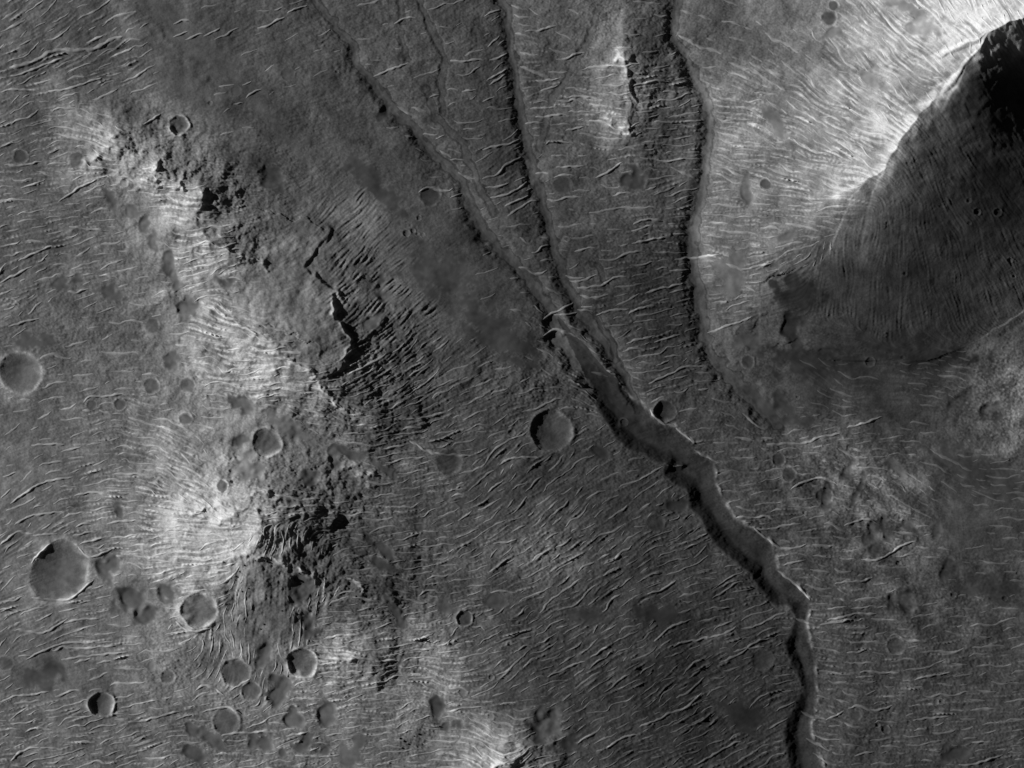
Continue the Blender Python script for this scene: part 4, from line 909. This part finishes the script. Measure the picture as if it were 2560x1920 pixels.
# ---------------------------------------------------------------- sand ripples
def T(ox, oy, *lines):
    return [px(ox, oy, l) for l in lines]
HAND = (T(0, 0, [(70,520),(210,497),(300,450),(450,375),(540,392),(650,380),(690,390),(780,350),(850,310),(940,280)],[(80,590),(200,560),(330,500),(480,450)],
 [(1330,190),(1390,150),(1450,150),(1475,170)],[(1330,280),(1440,245)],[(1420,310),(1510,265),(1560,255)],[(1560,275),(1620,260),(1690,210)],[(1680,665),(1800,650)],
 [(1860,660),(1930,625)],[(1890,750),(1940,710),(2010,685)],[(1790,810),(1870,780)],[(0,710),(100,690),(230,690),(320,705)],[(370,700),(520,690),(650,640),(780,600)],
 [(400,860),(430,830),(580,830)],[(1100,960),(1160,925),(1230,880)],[(30,1270),(200,1270),(320,1240)],[(450,1550),(560,1470),(740,1380)])
+ T(640, 0, [(10,220),(110,190),(220,125)],[(140,80),(200,55)],[(240,100),(320,60),(390,45)],[(900,585),(1000,550),(1170,480)],[(840,500),(900,495)],[(1060,185),(1150,135),(1225,140)],
 [(1410,200),(1480,212)],[(1490,470),(1600,470),(1740,455)],[(1790,470),(1930,410)],[(1470,690),(1510,680),(1550,690)],[(1580,705),(1690,690)],[(1330,745),(1410,730)],
 [(1080,820),(1150,855),(1220,890)],[(1280,1030),(1390,1035)],[(1380,1070),(1450,1035)],[(1590,990),(1690,1000)],[(1410,1155),(1500,1210)],[(1490,1225),(1600,1230)],
 [(1740,1155),(1820,1125),(1930,1120),(2020,1070)],[(1250,1480),(1300,1440),(1360,1445),(1460,1475),(1510,1445)],[(1490,1520),(1580,1485)],[(1760,1440),(1860,1440),(1940,1410)],
 [(1800,1520),(1960,1490),(2080,1400)],[(1910,1585),(2090,1500)],[(1550,1325),(1620,1365),(1680,1370)],[(1750,125),(1870,70)],[(1780,360),(1870,275)],[(1770,620),(1920,535)],
 [(1790,650),(1910,580)],[(1740,780),(1830,745)],[(1960,40),(2050,70)],[(1980,110),(2030,130),(2100,135)],[(1990,255),(2080,280)])
+ T(1280, 0, [(100,240),(180,240),(260,215),(340,200)],[(340,460),(420,455),(490,410),(560,405)],[(180,620),(290,620),(370,600)],[(220,700),(350,660)],[(60,500),(130,540),(280,590)],
 [(420,745),(580,740),(700,770)],[(350,770),(420,780),(470,760),(540,790)],[(140,835),(350,825)],[(430,860),(600,855)],[(180,900),(310,890),(420,880)],[(100,940),(240,940)],[(410,1005),(560,970)],
 [(340,1290),(550,1275)],[(320,1365),(420,1345),(480,1350)],[(180,1335),(230,1325),(280,1335)],[(640,1365),(740,1320),(850,1245)],[(770,1505),(850,1480),(940,1490)],[(270,1530),(340,1545),(430,1515),(540,1510)],
 [(1090,105),(1150,130),(1210,125)],[(1290,75),(1390,105)],[(1280,275),(1350,300),(1420,355),(1560,385),(1610,415)],[(1610,160),(1700,175),(1750,200)],[(1780,205),(1840,230)],[(1220,1285),(1320,1330),(1430,1370)],
 [(1660,480),(1760,520),(1900,570),(2000,640),(2100,700)],[(1820,480),(1920,530),(2060,590)],[(1920,510),(2000,560),(2110,600)])
+ T(1280, 480, [(50,580),(110,590),(160,625),(210,630),(270,600)],[(410,645),(500,660),(560,660)],[(440,680),(540,690),(650,630)],[(500,730),(600,745),(700,710),(780,660),(880,650)],[(520,790),(620,820),(740,790)],
 [(150,460),(200,460),(230,420),(280,410)],[(240,1105),(330,1055),(400,1075),(490,1110)],[(240,980),(300,930),(430,880),(470,850)],[(320,940),(400,950),(500,930)],[(530,885),(620,880)],[(500,910),(620,910)],
 [(650,945),(780,905),(900,900)],[(890,940),(970,890),(1090,870)],[(920,400),(1080,365),(1190,350)],[(930,255),(990,215),(1080,210),(1160,220)],[(480,460),(570,435),(640,430)],[(1250,520),(1330,515),(1420,505),(1500,500),(1590,480)],
 [(1110,590),(1190,580)],[(1210,605),(1280,605),(1360,595)],[(1020,780),(1100,750),(1200,735),(1310,700)],[(880,1165),(960,1135),(1100,1105)],[(1090,1155),(1190,1125),(1290,1090)],
 [(1050,1475),(1180,1410),(1330,1340),(1470,1340)],[(1170,1265),(1290,1260)],[(1110,1340),(1210,1285)],[(1640,550),(1700,580),(1780,600),(1870,580),(2000,540)],[(1500,1085),(1640,1030),(1760,1000),(1840,960)],[(610,1385),(680,1395),(740,1420)])
+ T(1280, 1380, [(1040,325),(1190,275),(1260,220)],[(1220,740),(1290,700),(1360,690),(1500,660),(1590,650),(1690,600),(1720,570)],[(1090,680),(1130,660),(1220,570),(1380,520)],[(1260,1120),(1370,1070),(1480,960)],
 [(980,1340),(1160,1280),(1200,1240),(1340,1205),(1400,1140),(1460,1080)],[(730,1500),(860,1420),(960,1400)],[(270,960),(420,890),(560,840)],[(1590,850),(1780,780),(1850,690),(1980,665)],[(1700,770),(1800,740),(1860,735),(1940,730)],[(1400,1640),(1580,1540),(1640,1500),(1760,1450)])
+ T(1840, 1380, [(1180,640),(1240,635),(1330,685),(1460,690)],[(850,770),(930,770),(1010,745)],[(570,140),(720,160)],[(760,240),(880,230),(990,225),(1050,190)],[(320,140),(370,180),(480,260),(530,320),(570,365)],
 [(950,930),(1010,910),(1120,935),(1250,925)],[(920,965),(1060,950)],[(1370,980),(1500,955),(1640,930)],[(770,1135),(870,1155)],[(860,1200),(940,1180),(1020,1210),(1130,1205),(1200,1185)],[(1360,1290),(1500,1275),(1640,1260)],
 [(910,1565),(1060,1535)],[(1110,1490),(1280,1500)],[(1710,1640),(1850,1630),(1930,1600),(2050,1560)],[(1810,1460),(1900,1465),(1970,1455)],[(690,1290),(830,1225)],[(710,1345),(800,1335)],[(540,1430),(600,1465),(700,1520)],
 [(590,1540),(660,1590),(750,1640)],[(500,1220),(600,1280),(690,1285)],[(700,440),(850,420)],[(640,560),(740,545),(890,520)],[(600,560),(460,510)],[(880,435),(1050,415)],[(700,520),(830,500),(900,475),(1080,480)],[(1130,1110),(1250,1120),(1280,1135)])
+ T(1280, 960, [(1060,190),(1100,265),(1180,310),(1260,330)],[(1260,335),(1340,400),(1390,445)],[(1400,510),(1500,560),(1600,610)],[(1860,1110),(1960,1190),(2070,1260)],[(2040,1430),(2120,1490),(2212,1560)])
+ T(1840, 960, [(0,945),(110,975)],[(0,1030),(60,1020),(140,1035),(240,1010),(300,1040)],[(150,1115),(280,1120),(380,1085),(500,1070)],[(290,1235),(370,1270),(450,1260),(540,1230)],[(420,810),(500,760),(640,720),(720,730),(770,770)],
 [(830,1090),(930,1055),(1020,1035),(1100,1075)],[(960,1355),(1100,1360),(1200,1290),(1280,1235),(1380,1210)],[(360,1390),(460,1370),(540,1350)],[(850,340),(940,320),(1040,275),(1120,255)],[(230,460),(400,465),(540,450),(640,415),(800,380)])
+ T(0, 960, [(640,135),(700,90),(780,100),(930,80),(980,85)],[(760,195),(840,230),(940,230)],[(110,1090),(170,1040),(260,1005),(380,995),(480,980)],[(0,1240),(100,1150),(180,1135),(250,1155)],[(250,1160),(290,1165),(440,1150)],
 [(580,1100),(640,1065),(720,1080)],[(820,1075),(940,1050),(1060,1060)],[(240,1380),(300,1300),(390,1230)],[(610,1240),(640,1220),(800,1180)],[(80,920),(160,860),(280,780),(400,735),(560,720)],[(600,1255),(640,1300),(700,1335),(760,1320),(860,1265)],
 [(300,630),(400,600),(490,595)],[(570,860),(680,830),(760,830),(850,860)],[(20,710),(130,685)],[(240,475),(330,460),(500,465)],[(470,520),(620,485)],[(860,700),(960,695),(1060,690),(1180,715)],[(560,1160),(620,1165),(660,1135),(740,1140)])
+ T(0, 1380, [(110,605),(150,595),(270,625),(340,625),(420,580),(520,510)],[(200,830),(270,780),(420,730),(500,700),(670,700),(860,690)],[(400,760),(440,760),(470,725),(560,745),(700,740),(900,715)],[(140,800),(240,795)],
 [(470,830),(600,805),(700,800),(980,770)],[(570,855),(700,815)],[(740,860),(830,835),(890,845)],[(0,1150),(100,1110),(240,1100),(380,1070)],[(420,1105),(490,1105),(560,1055),(640,1070)],[(880,1285),(920,1290),(1000,1310),(1110,1300),(1200,1270),(1380,1225)],
 [(190,1390),(260,1350),(400,1365)],[(310,1500),(390,1505),(450,1520)],[(80,1610),(160,1530),(300,1500)],[(1500,1060),(1570,1020),(1640,1035),(1720,1100)],[(1550,1230),(1690,1195),(1780,1195),(1850,1240)],[(1700,1405),(1900,1390),(2060,1380),(2130,1385)],
 [(240,350),(320,355),(420,375),(520,370),(580,340),(640,280),(720,220)],[(600,390),(700,375)],[(490,545),(600,520),(760,510)],[(1350,540),(1440,610),(1540,610),(1620,590)],[(1780,1060),(1860,1010),(1920,975)])
+ T(640, 1380, [(1560,1000),(1640,1000)],[(1480,1050),(1590,1045),(1640,1070)],[(540,1415),(660,1400)],[(230,1410),(400,1385)],[(300,1560),(420,1570),(520,1580),(640,1560)],[(1250,340),(1310,290),(1380,300),(1450,310)],[(1800,310),(1900,300),(2000,320)],[(1660,580),(1710,570),(1760,600)],[(520,660),(640,640),(780,640)])
+ T(640, 960, [(1870,620),(2000,560),(2180,570)],[(1180,430),(1350,540),(1650,555)],[(1780,830),(1900,740)],[(1820,1230),(1960,1210),(2000,1190)],[(1500,870),(1540,850),(1600,855)],[(1550,1050),(1660,980)])
+ T(0, 480, [(0,700),(120,640),(250,565)],[(140,525),(260,475),(400,410)],[(60,1030),(180,1005),(300,970)],[(640,190),(700,200)],[(530,265),(640,280),(760,295),(830,300)],[(760,640),(840,645),(900,660)],[(780,690),(840,680)],[(1090,1405),(1160,1395),(1230,1415)],[(520,770),(600,775),(680,745)]))

DENS = np.where(ID_SE, 0, DENS)
WIG = fnoise(71, 60) * .14 + fnoise(72, 24) * .14 + fnoise(73, 12) * .05
occ = np.zeros((int(H) // 3 + 100, int(W) // 3 + 100), bool)
def omark(x, y, r):
    i, j, k = int((x + 128) / 3), int((y + 128) / 3), max(1, int(round(r / 3)))
    occ[max(0, j - k):j + k + 1, max(0, i - k):i + k + 1] = True
def ofree(x, y):
    i, j = int((x + 128) / 3), int((y + 128) / 3)
    return 0 <= i < occ.shape[1] and 0 <= j < occ.shape[0] and not occ[j, i]

def fget(F, x, y):
    i = int((x - X0) / STEP); j = int((y - Y0) / STEP)
    return float(F[min(max(j, 0), NY - 1), min(max(i, 0), NX - 1)])

def resample(P, step=4.0):
    P = np.array(P, float)
    # round the corners a little, then space evenly
    for _ in range(2):
        Q = [P[0]]
        for a, b in zip(P[:-1], P[1:]):
            Q += [a * .75 + b * .25, a * .25 + b * .75]
        Q.append(P[-1]); P = np.array(Q)
    s = np.concatenate([[0], np.cumsum(np.hypot(*np.diff(P, axis=0).T))])
    n = max(4, int(s[-1] / step) + 1)
    t = np.linspace(0, s[-1], n)
    Q = np.stack([np.interp(t, s, P[:, 0]), np.interp(t, s, P[:, 1])], -1)
    Q[:, 1] += 5 * samp(WIG, Q[:, 0], Q[:, 1])
    return Q

rnd = random.Random(3)
strokes = []       # (points, width, height factor, traced)
for P in HAND:
    Q = resample(P)
    L = len(Q) * 5
    q = Q[len(Q) // 2]
    w = 8.2 if L > 90 else 7.6
    if P is HAND[0]:
        w = 13
    strokes.append((Q, w, 1.1, True))
    sp = 9
    for x, y in Q:
        omark(x, y, sp)

seeds = [(x + rnd.uniform(-5, 5), y + rnd.uniform(-5, 5)) for x in range(-90, 2660, 6) for y in range(-90, 2010, 6)]
rnd.shuffle(seeds)
for sx, sy in seeds:
    if not ofree(sx, sy):
        continue
    dn = fget(DENS, sx, sy)
    amp = fget(RAMP, sx, sy)
    if dn < .34 or amp < .36 or rnd.random() > dn * 1.3:
        continue
    length = min(220, 50 * math.exp(rnd.gauss(0, .55)) * (.7 + .6 * amp))
    space = fget(SPACE, sx, sy)
    halves = []
    for sg in (1, -1):
        x, y = sx, sy
        a = None
        pts = []
        go = 0
        while go < length / 2:
            b = fget(ANG, x, y) + fget(WIG, x, y)
            if a is not None and math.cos(b - a) < 0:
                b += math.pi
            if a is None and sg < 0:
                b += math.pi
            a = b
            x += 5 * math.cos(b); y -= 5 * math.sin(b)
            if not ofree(x, y) or fget(DENS, x, y) < .28:
                break
            pts.append((x, y)); go += 5
        halves.append(pts)
    P = halves[1][::-1] + [(sx, sy)] + halves[0]
    if len(P) < 4:
        continue
    w = min(7.4, .12 * space + 4.6) * rnd.uniform(.75, 1.2)
    strokes.append((np.array(P), w, amp * rnd.uniform(.45, 1.15), False))
    for x, y in P:
        omark(x, y, space * rnd.uniform(.4, .72))

PROF = [(-1.0, -.06), (-.42, .42), (.0, 1.05), (.38, .36), (1.0, -.06)]
def ripple_geo(Q, w, hf, gain=1.4):
    n = len(Q)
    d = np.gradient(Q, axis=0)
    d /= np.linalg.norm(d, axis=1, keepdims=True) + 1e-9
    nx, ny = d[:, 1], -d[:, 0]              # left of travel in the picture
    s = np.linspace(0, 1, n)
    taper = np.clip(np.minimum(s, 1 - s) * n * 5 / 22.0, 0, 1) ** .7
    wob = 1 + .18 * np.sin(s * n * .9 + Q[0, 0]) + .12 * np.sin(s * n * .37 + Q[0, 1])
    hw = .5 * w * (.35 + .65 * taper) * wob
    ht = .27 * w * hf * taper * wob + .02
    sgn = 1.0 if d[:, 0].mean() > 0 else -1.0
    ker = np.ones(5) / 5
    mid = np.convolve(np.pad(samp(HGT, Q[:, 0], Q[:, 1]), 2, mode='edge'), ker, 'valid')
    cols = []
    for u, v in PROF:
        x = Q[:, 0] + nx * u * hw * sgn
        y = Q[:, 1] + ny * u * hw * sgn
        g = samp(HGT, x, y)
        if abs(u) < .7:
            ls = np.convolve(np.pad(g, 2, mode='edge'), ker, 'valid')
            z = np.maximum(ls, g) + v * ht + .22
        else:
            z = g - .25
        cols.append(np.stack([x - W / 2, H / 2 - y, z], -1))
    co = np.stack(cols, 1).reshape(-1, 3)
    m = len(PROF)
    a = np.arange(n - 1)[:, None] * m + np.arange(m - 1)[None, :]
    f = np.stack([a, a + 1, a + m + 1, a + m], -1).reshape(-1, 4)
    # make the faces look upwards
    p0, p1, p2 = co[f[0, 0]], co[f[0, 1]], co[f[0, 2]]
    if np.cross(p1 - p0, p2 - p0)[2] < 0:
        f = f[:, ::-1]
    al = np.clip(np.repeat(samp(ALB, Q[:, 0], Q[:, 1]), m) * gain + .015, 0, .62)
    return co, f, al

def zone(x, y):
    if x > 1830 and y < 640 and x - 1830 > -(y - 640) * .0 and (y < 470 or x < 2120):
        return 'on the bright slope of the mountain'
    if x < 700 and y < 520:
        return 'in the upper left plain'
    if x < 420 and y < 1000:
        return 'in the plain above the crater at the left edge'
    if x < 420 and y < 1330:
        return 'in the plain left of the bright hill'
    if x < 560 and y > 1330 and x < 420 + (y - 1330) * .2:
        return 'in the lower left plain'
    if x < 900 and y < 1080:
        return 'on the western flank of the flat-topped hill'
    if x < 900 and y < 1500:
        return 'on the bright hill in the left half'
    if x < 1240 and y > 1480:
        return 'in the lower middle ground around the low bright mound'
    if x < 1180 and y < 520:
        return 'near the leftmost valley'
    if 1180 <= x < 1500 and y < 560:
        return 'on the banks of the middle valley'
    if x < 1860 and y < 560:
        return 'between the small hill and the right valley'
    if 1180 <= x < 1860 and y < 1010:
        return 'between the valleys above the canyon'
    if x > 1860 and y < 1010:
        return 'in the basin right of the valleys'
    if x < 1240:
        return 'on the gullied slope in the middle'
    if x > 2000 - max(0, 1560 - y) * .55:
        return 'in the plain right of the canyon' if y > 1330 else 'on the speckled bench right of the canyon'
    return 'in the dark rippled plain left of the canyon'

def inframe(Q):
    return ((Q[:, 0] > 0) & (Q[:, 0] < W) & (Q[:, 1] > 0) & (Q[:, 1] < H)).mean() > .5
score = [(len(s[0]) * s[1] * (3 if s[3] else 1) if inframe(s[0]) else 0) for s in strokes]
rank = sorted(range(len(strokes)), key=lambda i: -score[i])
single = set(rank[:300])
ORDN = ['first','second','third','fourth','fifth','sixth','seventh','eighth','ninth','tenth','eleventh','twelfth','thirteenth','fourteenth','fifteenth',
        'sixteenth','seventeenth','eighteenth','nineteenth','twentieth']
def look_of(Q):
    n = len(Q)
    chord = np.hypot(*(Q[-1] - Q[0])) + 1e-6
    L = np.hypot(*np.diff(Q, axis=0).T).sum()
    bow = np.abs(np.cross(np.append(Q[-1] - Q[0], 0), np.c_[Q - Q[0], np.zeros(n)])[:, 2]).max() / chord
    size = 'very long' if L > 150 else 'long' if L > 100 else 'mid-length' if L > 60 else 'short'
    shape = 'straight' if bow < 3.5 else 'wavy' if L / chord < 1.03 else 'curved'
    a = math.degrees(math.atan2(-(Q[-1, 1] - Q[0, 1]), Q[-1, 0] - Q[0, 0])) % 180
    tilt = 'level' if a < 10 or a > 170 else 'rising' if a < 90 else 'falling'
    return size + ' ' + shape + ' ' + tilt
LAB = {}
fam = {}
for i in single:
    Q = strokes[i][0]
    if Q[0, 0] > Q[-1, 0]:
        Q = Q[::-1]
    fam.setdefault((look_of(Q), zone(*Q[len(Q) // 2])), []).append(i)
for (lk, zn), mem in fam.items():
    mem.sort(key=lambda i: strokes[i][0][len(strokes[i][0]) // 2][1])
    for k, i in enumerate(mem):
        LAB[i] = lk + ' sand ripple ' + zn if len(mem) == 1 else '%s ripple %s, %s from top' % (lk, zn.replace('in the lower middle ground around the low bright mound', 'around the low bright mound').replace('in the plain above the crater at the left edge', 'above the crater at the left edge').replace('on the western flank of the flat-topped hill', 'on the flat-topped hill').replace('between the small hill and the right valley', 'between small hill and right valley').replace('in the dark rippled plain left of the canyon', 'in the dark plain left of the canyon').replace('on the speckled bench right of the canyon', 'on the bench right of the canyon'), ORDN[min(k, 19)])
VS, FS, AS = [], [], []
base = 0
for i in rank:
    Q, w, hf, hand = strokes[i]
    la = fget(ALB, *Q[len(Q) // 2])
    co, f, al = ripple_geo(Q, w, hf, min(2.1 if hand else 1.65, max(1.34, 1.15 + .075 / la)))
    if i in single:
        org = np.array([co[:, 0].mean(), co[:, 1].mean(), co[:, 2].min()])
        ob = bpy.data.objects.new('sand_ripple', mesh_from('sand_ripple', co - org, f, None, al, MAT_RIPPLE))
        ob.location = org
        z = zone(*Q[len(Q) // 2])
        ob['label'] = LAB[i]
        ob['category'] = 'sand ripple'
        ob['group'] = 'sand ripples ' + z
        scene.collection.objects.link(ob)
    else:
        VS.append(co); FS.append(f + base); AS.append(al)
        base += len(co)
me = mesh_from('sand_ripples', np.concatenate(VS), np.concatenate(FS), None, np.concatenate(AS), MAT_RIPPLE)
ob = bpy.data.objects.new('sand_ripples', me)
ob['kind'] = 'stuff'
ob['label'] = 'countless small sand ripples covering plains and slopes'
ob['category'] = 'sand ripples'
scene.collection.objects.link(ob)
print('triangles', sum(len(p.data.polygons) * 2 for p in scene.objects if p.type == 'MESH'))
print('ripples', len(strokes), 'traced', len(HAND), 'ripple tris', 2 * sum(len(f) for f in FS), 'ground quads', len(quads))

# ---------------------------------------------------------------- dark boulders on the streaked slope
BO = [(612,1412),(640,1400),(655,1392),(668,1402),(600,1428),(590,1440),(622,1470),(606,1478),(660,1560),(652,1572),(705,1526),(730,1450),(738,1447),(728,1444),(757,1430),(748,1432),(1046,1835),(1000,1846),(1010,1852),(1020,1860),(1035,1840),(1005,1870),(890,1490),(900,1478)]
def rock(seed, r):
    g = np.random.default_rng(seed)
    co, fs = [], []
    nu, nvv = 8, 5
    for a in range(nvv):
        for b in range(nu):
            ph, th = (a + .5) / nvv * math.pi, b / nu * 6.2832
            q = r * g.uniform(.75, 1.2)
            co.append((q * math.sin(ph) * math.cos(th), q * math.sin(ph) * math.sin(th) * .85, q * .8 * math.cos(ph)))
    for a in range(nvv - 1):
        for b in range(nu):
            fs.append((a * nu + b, (a + 1) * nu + b, (a + 1) * nu + (b + 1) % nu, a * nu + (b + 1) % nu))
    return np.array(co), np.array(fs)
for k, (x, y) in enumerate(BO):
    r = rnd.uniform(2.2, 3.6)
    co, f = rock(k, r)
    ob = bpy.data.objects.new('boulder', mesh_from('boulder', co, f, None, None, MAT_ROCK))
    ob.location = (x - W / 2, H / 2 - y, float(samp(HGT, x, y)) + r * .15)
    s = 'on the streaked slope of the left hill' if x < 950 else 'on the dark spot left of the bottom peak'
    mates = sorted([q for q in BO if (q[0] < 950) == (x < 950)], key=lambda q: q[1])
    ob['label'] = 'small dark boulder %s, %s from the top' % (s, ORDN[mates.index((x, y))])
    ob['category'] = 'boulder'
    ob['group'] = 'boulders ' + s
    scene.collection.objects.link(ob)
